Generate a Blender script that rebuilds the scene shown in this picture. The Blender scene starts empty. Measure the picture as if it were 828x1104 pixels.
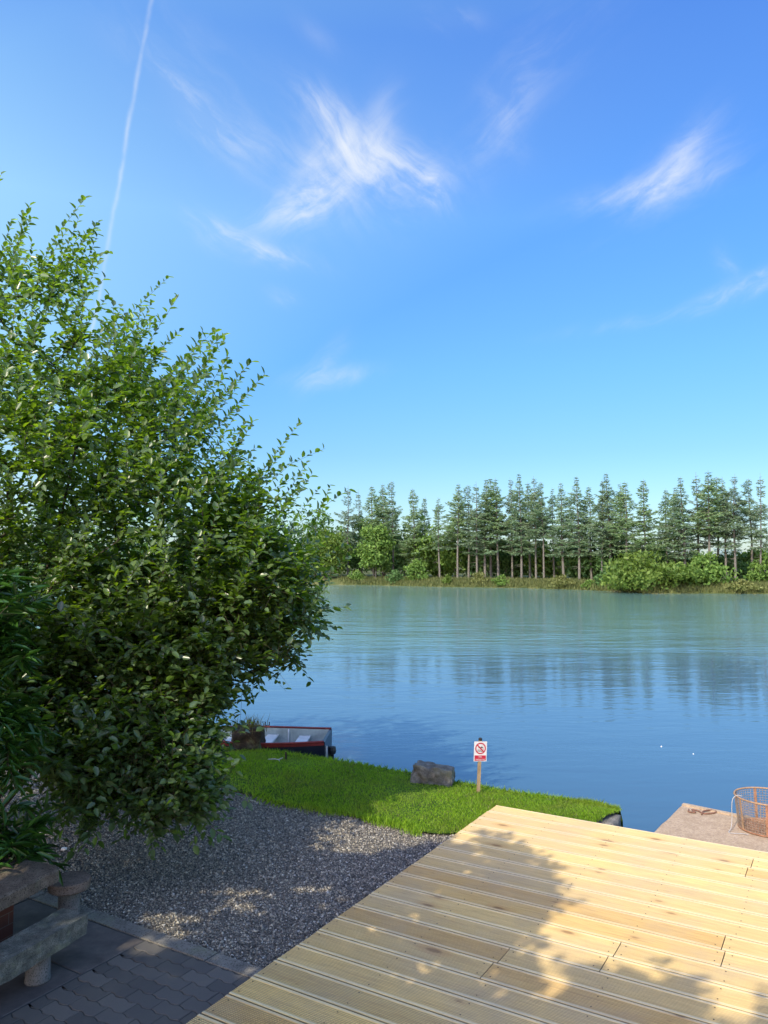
import bpy, bmesh, math, random
import numpy as np
from mathutils import Vector, Matrix, noise as mnoise

random.seed(7)
rng = np.random.default_rng(7)
scene = bpy.context.scene
COL = scene.collection

# ------------------------------------------------------------------ camera model
CAM_H = 2.62
F_PX, CX, CY, HOR = 830.0, 414.0, 552.0, 605.0
PITCH = math.atan((HOR - CY) / F_PX)


def G(px, py, z=0.0):
    """a point of the photograph, turned into the place where it meets height z"""
    v = py - CY
    down = v * math.cos(PITCH) - F_PX * math.sin(PITCH)
    fwd = F_PX * math.cos(PITCH) + v * math.sin(PITCH)
    t = (CAM_H - z) / down
    return Vector(((px - CX) * t, fwd * t, z))


def ray(px, py):
    v = py - CY
    down = v * math.cos(PITCH) - F_PX * math.sin(PITCH)
    fwd = F_PX * math.cos(PITCH) + v * math.sin(PITCH)
    return Vector((px - CX, fwd, -down)).normalized()


def proj(p):
    """px, py of world points (n,3)"""
    p = np.asarray(p, float)
    y = p[:, 1]
    z = p[:, 2] - CAM_H
    f = y * math.cos(PITCH) + z * math.sin(PITCH)
    u = -y * math.sin(PITCH) + z * math.cos(PITCH)
    f = np.where(f < 0.05, np.nan, f)
    return CX + p[:, 0] / f * F_PX, CY - u / f * F_PX


SHADOW = (0.64, 1.00)                    # ground shift of a shadow per metre of height
SUN_ELEV = math.atan(1 / math.hypot(*SHADOW))

# ------------------------------------------------------------------ small helpers


def tag(o, label=None, cat=None, group=None, kind=None):
    if label: o['label'] = label
    if cat: o['category'] = cat
    if group: o['group'] = group
    if kind: o['kind'] = kind
    return o


def empty(name, loc=(0, 0, 0), rz=0.0):
    o = bpy.data.objects.new(name, None)
    o.empty_display_size = 0.1
    COL.objects.link(o)
    o.location = loc
    o.rotation_euler = (0, 0, rz)
    return o


def np_mesh(name, V, F, mat, parent=None, smooth=False, attr=None):
    """V (n,3); F list of (m,k) arrays"""
    V = np.asarray(V, np.float32)
    if not isinstance(F, (list, tuple)): F = [F]
    F = [np.asarray(f, np.int32) for f in F if len(f)]
    me = bpy.data.meshes.new(name)
    me.vertices.add(len(V))
    me.vertices.foreach_set('co', V.ravel())
    nl = sum(f.size for f in F)
    npoly = sum(len(f) for f in F)
    me.loops.add(nl)
    me.loops.foreach_set('vertex_index', np.concatenate([f.ravel() for f in F]))
    me.polygons.add(npoly)
    sizes = np.concatenate([np.full(len(f), f.shape[1], np.int32) for f in F])
    starts = np.concatenate([[0], np.cumsum(sizes)[:-1]]).astype(np.int32)
    me.polygons.foreach_set('loop_start', starts)
    me.polygons.foreach_set('loop_total', sizes)
    if smooth:
        me.polygons.foreach_set('use_smooth', np.ones(npoly, bool))
    me.update(calc_edges=True)
    me.validate()
    me.materials.append(mat)
    o = bpy.data.objects.new(name, me)
    COL.objects.link(o)
    if parent: o.parent = parent
    return o


class MB:
    """collects simple shapes into one mesh"""
    def __init__(self):
        self.v = []
        self.f = []

    def add(self, vs, fs):
        n = len(self.v)
        self.v += [tuple(p) for p in vs]
        self.f += [tuple(i + n for i in f) for f in fs]
        return self

    def box(self, c, s, rz=0.0, M=None):
        hx, hy, hz = s[0] / 2, s[1] / 2, s[2] / 2
        R = Matrix.Rotation(rz, 3, 'Z') if M is None else M
        c = Vector(c)
        vs = [c + R @ Vector((x * hx, y * hy, z * hz)) for z in (-1, 1) for y in (-1, 1) for x in (-1, 1)]
        return self.add(vs, [(0, 2, 3, 1), (4, 5, 7, 6), (0, 1, 5, 4), (2, 6, 7, 3), (0, 4, 6, 2), (1, 3, 7, 5)])

    def prism(self, poly, z0, z1, bevel=0.0):
        n = len(poly)
        c = Vector((sum(p[0] for p in poly) / n, sum(p[1] for p in poly) / n))
        vs, rings = [], []
        lv = [(z0, 0.0), (z1 - bevel, 0.0), (z1, bevel)] if bevel else [(z0, 0.0), (z1, 0.0)]
        for z, ins in lv:
            rings.append(len(vs))
            for p in poly:
                d = c - Vector(p[:2])
                q = Vector(p[:2]) + (d.normalized() * ins * 1.4 if d.length > 1e-6 else d)
                vs.append((q.x, q.y, z))
        fs = [tuple(reversed(range(n)))]
        for a, b in zip(rings[:-1], rings[1:]):
            fs += [(a + i, a + (i + 1) % n, b + (i + 1) % n, b + i) for i in range(n)]
        fs.append(tuple(rings[-1] + i for i in range(n)))
        return self.add(vs, fs)

    def tube(self, pts, rad, n=8, cap=True, closed=False):
        pts = [Vector(p) for p in pts]
        m = len(pts)
        if not hasattr(rad, '__len__'): rad = [rad] * m
        vs, fs = [], []
        up = Vector((0, 0, 1))
        prev = None
        for i, p in enumerate(pts):
            if closed:
                t = (pts[(i + 1) % m] - pts[i - 1]).normalized()
            else:
                t = (pts[min(i + 1, m - 1)] - pts[max(i - 1, 0)])
                t = t.normalized() if t.length > 1e-9 else Vector((0, 0, 1))
            if prev is None:
                a = t.cross(up)
                if a.length < 1e-3: a = t.cross(Vector((1, 0, 0)))
            else:
                a = prev - t * prev.dot(t)
                if a.length < 1e-4: a = t.cross(up)
            a.normalize()
            prev = a
            b = t.cross(a)
            for k in range(n):
                w = 2 * math.pi * k / n
                vs.append(p + (a * math.cos(w) + b * math.sin(w)) * rad[i])
        for i in range(m if closed else m - 1):
            j = (i + 1) % m
            for k in range(n):
                l = (k + 1) % n
                fs.append((i * n + k, j * n + k, j * n + l, i * n + l))
        if cap and not closed:
            fs.append(tuple(range(n)))
            fs.append(tuple((m - 1) * n + k for k in reversed(range(n))))
        return self.add(vs, fs)

    def lathe(self, prof, c=(0, 0, 0), n=24):
        vs, fs = [], []
        for r, z in prof:
            for k in range(n):
                w = 2 * math.pi * k / n
                vs.append((c[0] + r * math.cos(w), c[1] + r * math.sin(w), c[2] + z))
        for i in range(len(prof) - 1):
            for k in range(n):
                l = (k + 1) % n
                fs.append((i * n + k, i * n + l, (i + 1) * n + l, (i + 1) * n + k))
        fs.append(tuple(reversed(range(n))))
        fs.append(tuple((len(prof) - 1) * n + k for k in range(n)))
        return self.add(vs, fs)

    def build(self, name, mat, parent=None, smooth=False):
        me = bpy.data.meshes.new(name)
        me.from_pydata(self.v, [], self.f)
        me.update()
        if smooth:
            for p in me.polygons: p.use_smooth = True
        me.materials.append(mat)
        o = bpy.data.objects.new(name, me)
        COL.objects.link(o)
        if parent: o.parent = parent
        return o


def rough_block(size, seed, amp=0.03, cuts=10, freq=4.0, rnd=0.35):
    """a hewn stone: a cube with worn corners and an uneven skin"""
    bm = bmesh.new()
    bmesh.ops.create_cube(bm, size=2.0)
    bmesh.ops.subdivide_edges(bm, edges=bm.edges[:], cuts=cuts, use_grid_fill=True)
    off = Vector((seed * 3.1, seed * 1.7, seed * 0.9))
    for v in bm.verts:
        p = v.co.copy()
        e = sorted(abs(c) for c in p)
        rr = rnd * max(0, (e[1] + e[2]) / 2 - 0.75)
        p = p * (1 - rr * 0.5)
        p = Vector((p.x * size[0] / 2, p.y * size[1] / 2, p.z * size[2] / 2))
        n = v.co.normalized()
        d = mnoise.fractal(p * freq + off, 1.0, 2.0, 4) * amp + mnoise.noise(p * freq * 0.35 + off) * amp
        v.co = p + n * d
    vs = [tuple(v.co) for v in bm.verts]
    bm.verts.index_update()
    fs = [tuple(v.index for v in f.verts) for f in bm.faces]
    bm.free()
    return vs, fs


# ------------------------------------------------------------------ materials
def hexc(r, g, b):
    return (r, g, b, 1.0)


class NT:
    def __init__(self, tree):
        self.t = tree
        tree.nodes.clear()

    def n(self, typ, **kw):
        nd = self.t.nodes.new(typ)
        for k, v in kw.items():
            if k == 'inp':
                for a, b in v.items(): self.set(nd.inputs[a], b)
            else:
                setattr(nd, k, v)
        return nd

    def set(self, sock, val):
        if isinstance(val, bpy.types.NodeSocket): self.t.links.new(val, sock)
        else: sock.default_value = val

    def math(self, op, a, b=0.0, c=None, clamp=False):
        nd = self.t.nodes.new('ShaderNodeMath')
        nd.operation = op
        nd.use_clamp = clamp
        self.set(nd.inputs[0], a)
        self.set(nd.inputs[1], b)
        if c is not None: self.set(nd.inputs[2], c)
        return nd.outputs[0]

    def vmath(self, op, a, b=(0, 0, 0), scale=None):
        nd = self.t.nodes.new('ShaderNodeVectorMath')
        nd.operation = op
        self.set(nd.inputs[0], a)
        if op == 'SCALE': self.set(nd.inputs['Scale'], scale)
        else: self.set(nd.inputs[1], b)
        return nd.outputs['Value'] if op in ('DOT_PRODUCT', 'LENGTH', 'DISTANCE') else nd.outputs[0]

    def ramp(self, fac, stops, interp='LINEAR'):
        nd = self.t.nodes.new('ShaderNodeValToRGB')
        nd.color_ramp.interpolation = interp
        e = nd.color_ramp.elements
        while len(e) < len(stops): e.new(0.5)
        for el, (p, c) in zip(e, stops):
            el.position = p
            el.color = c if len(c) == 4 else (*c, 1.0)
        self.set(nd.inputs[0], fac)
        return nd.outputs[0]

    def mix(self, fac, a, b, blend='MIX'):
        nd = self.t.nodes.new('ShaderNodeMix')
        nd.data_type = 'RGBA'
        nd.blend_type = blend
        self.set(nd.inputs[0], fac)
        self.set(nd.inputs[6], a)
        self.set(nd.inputs[7], b)
        return nd.outputs[2]

    def maprange(self, v, a, b, c=0.0, d=1.0, smooth=False):
        nd = self.t.nodes.new('ShaderNodeMapRange')
        if smooth: nd.interpolation_type = 'SMOOTHSTEP'
        self.set(nd.inputs[0], v)
        for i, x in zip((1, 2, 3, 4), (a, b, c, d)): nd.inputs[i].default_value = x
        return nd.outputs[0]

    def noise(self, vec, scale, detail=4.0, rough=0.55, dist=0.0):
        nd = self.n('ShaderNodeTexNoise')
        if vec is not None: self.set(nd.inputs['Vector'], vec)
        nd.inputs['Scale'].default_value = scale
        nd.inputs['Detail'].default_value = detail
        nd.inputs['Roughness'].default_value = rough
        nd.inputs['Distortion'].default_value = dist
        return nd.outputs[0]

    def voronoi(self, vec, scale, feature='F1', out=0, dims='3D'):
        nd = self.n('ShaderNodeTexVoronoi')
        nd.feature = feature
        nd.voronoi_dimensions = dims
        if vec is not None: self.set(nd.inputs['Vector'], vec)
        nd.inputs['Scale'].default_value = scale
        return nd.outputs[out]

    def obj(self):
        return self.n('ShaderNodeTexCoord').outputs['Object']

    def island(self):
        return self.n('ShaderNodeNewGeometry').outputs['Random Per Island']

    def bump(self, h, strength=0.5, dist=0.01, normal=None):
        nd = self.n('ShaderNodeBump')
        nd.inputs['Strength'].default_value = strength
        nd.inputs['Distance'].default_value = dist
        self.set(nd.inputs['Height'], h)
        if normal is not None: self.set(nd.inputs['Normal'], normal)
        return nd.outputs[0]

    def scaled(self, vec, s):
        nd = self.n('ShaderNodeMapping')
        self.set(nd.inputs['Vector'], vec)
        nd.inputs['Scale'].default_value = s
        return nd.outputs[0]

    def principled(self, color, rough=0.7, normal=None, spec=0.4, metallic=0.0, **inp):
        p = self.n('ShaderNodeBsdfPrincipled')
        self.set(p.inputs['Base Color'], color)
        self.set(p.inputs['Roughness'], rough)
        p.inputs['Specular IOR Level'].default_value = spec
        p.inputs['Metallic'].default_value = metallic
        if normal is not None: self.set(p.inputs['Normal'], normal)
        for k, v in inp.items(): self.set(p.inputs[k], v)
        return p.outputs[0]

    def out(self, sh):
        o = self.n('ShaderNodeOutputMaterial')
        self.t.links.new(sh, o.inputs['Surface'])


def mat(name, fn):
    m = bpy.data.materials.new(name)
    m.use_nodes = True
    t = NT(m.node_tree)
    t.out(fn(t))
    return m


def m_leaf(name, dark, light, trans=0.35, rough=0.42, spec=0.5, tcol=None, back=None, crown_shade=None, patch=None):
    def fn(t):
        r = t.island()
        n = t.noise(t.obj(), 0.9, 2.0)
        f = t.math('ADD', t.math('MULTIPLY', r, 0.65), t.math('MULTIPLY', n, 0.5))
        c = t.ramp(f, [(0.15, dark), (0.85, light)])
        if crown_shade:                              # crown shade put into the colour: leaves darker and cooler low down
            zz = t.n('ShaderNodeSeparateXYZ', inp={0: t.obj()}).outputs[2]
            c = t.mix(1.0, c, t.ramp(t.maprange(zz, *crown_shade), [(0.0, (0.42, 0.52, 0.60)), (1.0, (1.0, 1.0, 1.0))]), 'MULTIPLY')
        if patch:
            c = t.mix(t.maprange(t.noise(t.obj(), 1.5, 5, 0.6), 0.50, 0.72, 0, 0.55), c, hexc(*patch))
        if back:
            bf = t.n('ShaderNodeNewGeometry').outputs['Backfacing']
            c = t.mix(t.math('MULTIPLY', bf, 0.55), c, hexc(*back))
        p = t.principled(c, rough, spec=spec)
        tr = t.n('ShaderNodeBsdfTranslucent')
        tc = t.mix(1.0, c, hexc(*(tcol or (1.6, 1.5, 0.5))), 'MULTIPLY')
        t.set(tr.inputs[0], tc)
        mx = t.n('ShaderNodeMixShader')
        mx.inputs[0].default_value = trans
        t.t.links.new(p, mx.inputs[1])
        t.t.links.new(tr.outputs[0], mx.inputs[2])
        return mx.outputs[0]
    return mat(name, fn)


def m_bark(name, a, b):
    def fn(t):
        o = t.obj()
        n = t.noise(t.scaled(o, (1, 1, 0.25)), 22, 5)
        return t.principled(t.ramp(n, [(0.3, a), (0.75, b)]), 0.9, t.bump(n, 0.7, 0.01), spec=0.2)
    return mat(name, fn)


def m_plain(name, col, rough=0.6, var=0.12, scale=12, metallic=0.0, spec=0.4, bump=0.2):
    def fn(t):
        n = t.noise(t.obj(), scale, 5, 0.65)
        a = tuple(c * (1 - var * 1.5) for c in col)
        b = tuple(min(1, c * (1 + var)) for c in col)
        return t.principled(t.ramp(n, [(0.3, a), (0.7, b)]), rough, t.bump(n, bump, 0.004), spec=spec, metallic=metallic)
    return mat(name, fn)


def m_stone(name, a, b, c, scale=9, bump=0.6, speck=True):
    def fn(t):
        o = t.obj()
        n = t.noise(o, scale, 7, 0.7)
        col = t.ramp(n, [(0.25, a), (0.5, b), (0.78, c)])
        if speck:
            s = t.noise(o, scale * 14, 2, 0.6)
            col = t.mix(t.maprange(s, 0.52, 0.68), col, hexc(*(x * 0.45 for x in a)))
        l = t.noise(o, scale * 0.6, 3)
        col = t.mix(t.maprange(l, 0.55, 0.72, 0, 0.5), col, hexc(0.20, 0.22, 0.13))
        return t.principled(col, 0.9, t.bump(n, bump, 0.012), spec=0.2)
    return mat(name, fn)


M = {}
M['leaf'] = m_leaf('willow leaves', (0.020, 0.068, 0.012), (0.250, 0.390, 0.055), 0.42, 0.30, 0.75, (1.65, 1.7, 0.35), (0.10, 0.15, 0.085), crown_shade=(0.7, 3.4))
M['shade_leaf'] = m_leaf('broad leaves', (0.022, 0.055, 0.012), (0.08, 0.15, 0.03), 0.12, 0.4, 0.5)
M['long_leaf'] = m_leaf('long glossy leaves', (0.018, 0.062, 0.014), (0.055, 0.150, 0.022), 0.25, 0.3, 0.6)
M['conifer'] = m_leaf('conifer needles', (0.085, 0.170, 0.105), (0.26, 0.37, 0.20), 0.28, 0.7, 0.08, (1.2, 1.2, 0.6))  # far needle colours lightened to stand in for haze over the lake
M['conifer_green'] = m_leaf('green conifer needles', (0.085, 0.170, 0.085), (0.27, 0.38, 0.175), 0.28, 0.7, 0.08, (1.3, 1.3, 0.5))
M['conifer_pale'] = m_leaf('pale conifer needles', (0.10, 0.175, 0.12), (0.27, 0.36, 0.22), 0.28, 0.7, 0.08, (1.2, 1.2, 0.6))
M['broad_dark'] = m_leaf('dark far foliage', (0.042, 0.105, 0.038), (0.135, 0.235, 0.078), 0.25, 0.7, 0.1)
M['broad_mid'] = m_leaf('mid far foliage', (0.058, 0.135, 0.030), (0.19, 0.30, 0.072), 0.28, 0.7, 0.1)
M['broad_lit'] = m_leaf('bright far foliage', (0.055, 0.115, 0.018), (0.17, 0.25, 0.050), 0.3, 0.6, 0.3)
M['broad_olive'] = m_leaf('olive far foliage', (0.09, 0.115, 0.030), (0.23, 0.25, 0.085), 0.25, 0.6, 0.3)
M['haze_wood'] = m_leaf('distant foliage', (0.16, 0.24, 0.25), (0.24, 0.33, 0.32), 0.1, 0.8, 0.1)  # distance haze put into the foliage colour
M['bark'] = m_bark('willow bark', (0.035, 0.028, 0.02), (0.13, 0.105, 0.075))
M['bark_far'] = m_bark('pine bark', (0.09, 0.085, 0.075), (0.24, 0.22, 0.19))
M['bank_reed'] = m_leaf('bank grass', (0.045, 0.075, 0.020), (0.19, 0.21, 0.075), 0.25, 0.6, 0.3)
M['grass'] = m_leaf('grass blades', (0.070, 0.180, 0.014), (0.34, 0.52, 0.045), 0.40, 0.5, 0.3, (1.6, 1.5, 0.3), patch=(0.24, 0.25, 0.06))
M['reed'] = m_leaf('dry reeds', (0.07, 0.08, 0.03), (0.24, 0.22, 0.10), 0.25, 0.6, 0.3)


def _lawn(t):
    o = t.obj()
    n = t.noise(o, 3.0, 5, 0.6)
    s = t.noise(o, 60.0, 3, 0.6)
    c = t.ramp(n, [(0.3, (0.028, 0.075, 0.010)), (0.7, (0.070, 0.125, 0.020))])
    c = t.mix(t.maprange(s, 0.5, 0.75, 0, 0.6), c, hexc(0.09, 0.075, 0.04))
    return t.principled(c, 0.9, t.bump(s, 0.8, 0.02), spec=0.1)
M['lawn'] = mat('lawn soil', _lawn)


def _gravel(t):
    o = t.obj()
    v = t.voronoi(o, 55.0, 'F1', 1)
    d = t.voronoi(o, 55.0, 'F1', 0)
    big = t.noise(o, 1.2, 3)
    g = t.ramp(t.n('ShaderNodeSeparateColor', inp={0: v}).outputs[0], [(0.0, (0.07, 0.068, 0.066)), (0.6, (0.17, 0.16, 0.145)), (1.0, (0.33, 0.31, 0.27))])
    g = t.mix(t.maprange(big, 0.4, 0.7, 0, 0.45), g, hexc(0.15, 0.125, 0.10))
    return t.principled(g, 0.85, t.bump(d, 0.9, 0.012), spec=0.3)
M['gravel'] = mat('gravel bed', _gravel)


def _stones(t):
    r = t.island()
    c = t.ramp(r, [(0.0, (0.05, 0.046, 0.042)), (0.35, (0.15, 0.134, 0.115)), (0.7, (0.29, 0.256, 0.205)), (0.93, (0.48, 0.43, 0.34)), (1.0, (0.55, 0.53, 0.5))])
    return t.principled(c, 0.6, spec=0.4)
M['pebble'] = mat('gravel chippings', _stones)


def _earth(t):
    o = t.obj()
    n = t.noise(o, 0.7, 6, 0.6)
    return t.principled(t.ramp(n, [(0.3, (0.05, 0.055, 0.025)), (0.7, (0.12, 0.12, 0.05))]), 0.95, t.bump(n, 0.5, 0.05), spec=0.1)
M['earth'] = mat('bare earth', _earth)


def _bank(t):
    o = t.obj()
    n = t.noise(o, 0.5, 6, 0.65)
    return t.principled(t.ramp(n, [(0.3, (0.045, 0.07, 0.02)), (0.5, (0.09, 0.105, 0.035)), (0.78, (0.22, 0.20, 0.09))]), 0.95, spec=0.1)
M['bank'] = mat('dry bank grass', _bank)


def _water(t):
    g = t.n('ShaderNodeNewGeometry').outputs['Position']
    w1 = t.noise(t.scaled(g, (0.55, 1.5, 1)), 1.0, 3, 0.6, 0.3)
    w2 = t.noise(t.scaled(g, (2.0, 5.5, 1)), 1.0, 3, 0.55, 0.2)
    w3 = t.noise(t.scaled(g, (0.025, 0.06, 1)), 1.0, 3, 0.6)
    calm = t.maprange(w3, 0.35, 0.65, 0.55, 1.1)
    w0 = t.noise(t.scaled(g, (0.16, 0.50, 1)), 1.0, 2, 0.5, 0.2)
    h = t.math('MULTIPLY', t.math('ADD', t.math('ADD', t.math('MULTIPLY', w1, 0.8), t.math('MULTIPLY', w0, 0.9)), t.math('MULTIPLY', w2, 0.26)), calm)
    sp = t.n('ShaderNodeSeparateXYZ', inp={0: g})
    # sheltered and calm by the near bank, ruffled by the breeze further out
    wind = t.maprange(t.math('ADD', sp.outputs[1], t.math('MULTIPLY', t.math('SUBTRACT', w3, 0.5), 26.0)), 15.0, 36.0, 0.0, 1.0, True)
    h = t.math('MULTIPLY', h, t.math('MULTIPLY_ADD', wind, 2.6, 0.75))
    nrm = t.bump(h, 0.40, 0.06)
    c = t.mix(wind, t.ramp(t.noise(g, 0.05, 2), [(0.3, (0.050, 0.108, 0.165)), (0.7, (0.062, 0.128, 0.182))]), t.ramp(t.noise(g, 0.03, 2), [(0.3, (0.105, 0.215, 0.190)), (0.7, (0.135, 0.255, 0.220))]))
    return t.principled(c, t.math('MULTIPLY_ADD', wind, 0.05, 0.03), nrm, spec=0.5, IOR=1.33)
M['water'] = mat('lake water', _water)


def _deck(t):
    o = t.obj()
    r = t.island()
    off = t.n('ShaderNodeCombineXYZ', inp={0: t.math('MULTIPLY', r, 37.0), 1: t.math('MULTIPLY', r, 91.0), 2: t.math('MULTIPLY', r, 13.0)}).outputs[0]
    p = t.vmath('ADD', o, off)
    grain = t.noise(t.scaled(p, (1.3, 26, 26)), 2.2, 6, 0.62, 1.1)
    fine = t.noise(t.scaled(p, (3, 120, 60)), 1.6, 4, 0.7)
    c = t.ramp(grain, [(0.22, (0.52, 0.345, 0.14)), (0.5, (0.74, 0.54, 0.225)), (0.8, (0.84, 0.65, 0.305))])
    c = t.mix(t.maprange(fine, 0.45, 0.75, 0, 0.30), c, hexc(0.36, 0.25, 0.13))
    # boards differ: some redder, some greyer, some yellower
    tone = t.ramp(r, [(0.0, (0.86, 0.75, 0.58)), (0.12, (0.97, 0.93, 0.86)), (0.4, (1.06, 1.02, 0.92)), (0.62, (0.93, 0.90, 0.84)), (0.80, (1.08, 1.03, 0.88)), (0.93, (0.93, 0.84, 0.68)), (1.0, (0.84, 0.74, 0.58))], 'CONSTANT')
    c = t.mix(1.0, c, tone, 'MULTIPLY')
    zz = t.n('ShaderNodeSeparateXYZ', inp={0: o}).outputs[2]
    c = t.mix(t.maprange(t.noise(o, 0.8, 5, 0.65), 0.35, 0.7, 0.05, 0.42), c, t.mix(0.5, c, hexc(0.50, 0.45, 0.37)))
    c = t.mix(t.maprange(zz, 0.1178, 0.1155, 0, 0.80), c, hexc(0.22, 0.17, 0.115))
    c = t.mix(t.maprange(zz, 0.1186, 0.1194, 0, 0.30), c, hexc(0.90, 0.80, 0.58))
    # knots
    kv = t.scaled(p, (2.0, 4.6, 0.0))
    k = t.voronoi(kv, 1.0, 'F1', 0, '2D')
    sel = t.n('ShaderNodeSeparateColor', inp={0: t.voronoi(kv, 1.0, 'F1', 1, '2D')}).outputs[0]
    rad = t.maprange(sel, 0.62, 1.0, 0.0, 0.12)
    km = t.maprange(t.math('SUBTRACT', rad, t.math('ADD', k, t.math('MULTIPLY', t.math('SUBTRACT', grain, 0.5), 0.12))), -0.02, 0.04)
    km2 = t.maprange(t.math('SUBTRACT', t.math('MULTIPLY', rad, 2.4), k), -0.05, 0.1, 0, 0.45)
    c = t.mix(km2, c, hexc(0.46, 0.27, 0.11))
    c = t.mix(t.math('MULTIPLY', km, 0.62), c, hexc(0.16, 0.08, 0.04))
    # walked-on grime
    g = t.noise(o, 1.6, 6, 0.7)
    c = t.mix(t.maprange(g, 0.45, 0.75, 0, 0.4), c, hexc(0.33, 0.28, 0.22))
    h = t.math('ADD', grain, t.math('MULTIPLY', fine, 0.5))
    return t.principled(c, 0.72, t.bump(h, 0.25, 0.004), spec=0.25)
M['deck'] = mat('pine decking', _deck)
M['joist'] = m_plain('deck joists', (0.30, 0.25, 0.15), 0.85)
M['screw'] = m_plain('deck screws', (0.05, 0.045, 0.04), 0.5, metallic=0.6)


def _paver(t):
    o = t.obj()
    r = t.island()
    n = t.noise(o, 90, 3, 0.7)
    m = t.noise(o, 2.5, 4)
    c = t.ramp(r, [(0, (0.080, 0.073, 0.068)), (0.5, (0.108, 0.098, 0.09)), (1, (0.145, 0.13, 0.115))])
    c = t.mix(t.maprange(n, 0.4, 0.75, 0, 0.5), c, hexc(0.09, 0.09, 0.095))
    c = t.mix(t.maprange(m, 0.5, 0.7, 0, 0.35), c, hexc(0.17, 0.15, 0.12))
    return t.principled(c, 0.85, t.bump(n, 0.4, 0.004), spec=0.3)
M['paver'] = mat('concrete pavers', _paver)


def _flag(t):
    o = t.obj()
    r = t.island()
    n = t.noise(o, 5, 6, 0.65)
    c = t.ramp(n, [(0.3, (0.060, 0.053, 0.054)), (0.55, (0.105, 0.092, 0.088)), (0.8, (0.20, 0.17, 0.145))])
    c = t.mix(1.0, c, t.ramp(r, [(0, (0.85, 0.85, 0.88)), (1, (1.12, 1.1, 1.05))]), 'MULTIPLY')
    return t.principled(c, 0.8, t.bump(n, 0.5, 0.008), spec=0.3)
M['flag'] = mat('flagstones', _flag)
M['mortar'] = m_plain('joint sand', (0.055, 0.055, 0.055), 0.95)
M['kerb'] = m_stone('kerb concrete', (0.12, 0.11, 0.10), (0.19, 0.175, 0.155), (0.27, 0.25, 0.22), 7, 0.5)
M['granite'] = m_stone('grey granite', (0.05, 0.055, 0.05), (0.13, 0.135, 0.12), (0.27, 0.27, 0.235), 14, 0.9)
M['top_stone'] = m_stone('table stone', (0.065, 0.055, 0.045), (0.13, 0.105, 0.085), (0.25, 0.21, 0.17), 8, 0.7)
M['seat_stone'] = m_stone('sandstone', (0.09, 0.07, 0.06), (0.16, 0.125, 0.105), (0.26, 0.21, 0.175), 8, 0.5)
M['column'] = m_stone('column concrete', (0.10, 0.10, 0.10), (0.16, 0.155, 0.15), (0.23, 0.22, 0.21), 9, 0.3)
M['boulder'] = m_stone('boulder stone', (0.06, 0.058, 0.05), (0.14, 0.135, 0.115), (0.29, 0.28, 0.245), 12, 1.0)
M['stump'] = m_stone('rotten wood', (0.018, 0.015, 0.011), (0.040, 0.030, 0.022), (0.085, 0.065, 0.048), 12, 0.9)
M['wall'] = m_stone('bank wall stone', (0.09, 0.085, 0.075), (0.18, 0.17, 0.15), (0.30, 0.28, 0.25), 8, 0.8)


def _jetty(t):
    o = t.obj()
    n = t.noise(o, 4, 6, 0.7)
    s = t.voronoi(o, 70, 'F1', 1)
    sv = t.n('ShaderNodeSeparateColor', inp={0: s}).outputs[0]
    c = t.ramp(n, [(0.3, (0.35, 0.25, 0.155)), (0.7, (0.50, 0.375, 0.245))])
    c = t.mix(t.maprange(sv, 0.55, 0.9, 0, 0.55), c, hexc(0.27, 0.19, 0.14))
    c = t.mix(t.maprange(sv, 0.3, 0.05, 0, 0.45), c, hexc(0.55, 0.43, 0.32))
    return t.principled(c, 0.9, t.bump(t.math('ADD', sv, n), 0.5, 0.006), spec=0.2)
M['jetty'] = mat('exposed aggregate', _jetty)


def _brick(t):
    o = t.obj()
    b = t.n('ShaderNodeTexBrick')
    mp = t.n('ShaderNodeMapping')
    mp.inputs['Rotation'].default_value = (math.radians(-90), 0, 0)
    t.set(mp.inputs[0], t.vmath('ADD', o, t.n('ShaderNodeCombineXYZ', inp={0: t.n('ShaderNodeSeparateXYZ', inp={0: o}).outputs[1]}).outputs[0]))
    t.set(b.inputs['Vector'], mp.outputs[0])
    b.inputs['Scale'].default_value = 4.2
    b.inputs['Mortar Size'].default_value = 0.012
    b.inputs['Brick Width'].default_value = 0.9
    b.inputs['Row Height'].default_value = 0.32
    b.inputs['Color1'].default_value = (0.085, 0.032, 0.024, 1)
    b.inputs['Color2'].default_value = (0.06, 0.026, 0.02, 1)
    b.inputs['Mortar'].default_value = (0.09, 0.07, 0.06, 1)
    n = t.noise(o, 25, 4)
    return t.principled(b.outputs[0], 0.9, t.bump(n, 0.5, 0.006), spec=0.2)
M['brick'] = mat('red brick', _brick)
M['boat_dark'] = m_plain('navy hull paint', (0.012, 0.016, 0.030), 0.35, 0.2, 6)
M['boat_red'] = m_plain('red boat paint', (0.15, 0.018, 0.020), 0.45, 0.25, 9)
M['boat_white'] = m_plain('white boat paint', (0.50, 0.53, 0.53), 0.45, 0.15, 5)
M['boat_pale'] = m_plain('greenish white boat lining', (0.30, 0.36, 0.345), 0.5, 0.2, 5)
M['black'] = m_plain('black plastic', (0.02, 0.02, 0.022), 0.5)
M['post'] = m_bark('sign post wood', (0.22, 0.15, 0.085), (0.42, 0.31, 0.19))
M['sign_white'] = m_plain('sign white', (0.60, 0.58, 0.59), 0.5, 0.10, 14)
M['sign_red'] = m_plain('sign red', (0.42, 0.018, 0.045), 0.4, 0.06, 20)
M['sign_black'] = m_plain('sign black', (0.02, 0.018, 0.02), 0.4, 0.06, 20)
M['rust'] = m_plain('rusty wire', (0.33, 0.16, 0.085), 0.8, 0.35, 30)
M['rust_pale'] = m_plain('orange rusted strip', (0.36, 0.225, 0.13), 0.8, 0.25, 30)
M['wire'] = m_plain('dull wire', (0.27, 0.205, 0.15), 0.7, 0.3, 40)
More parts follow.
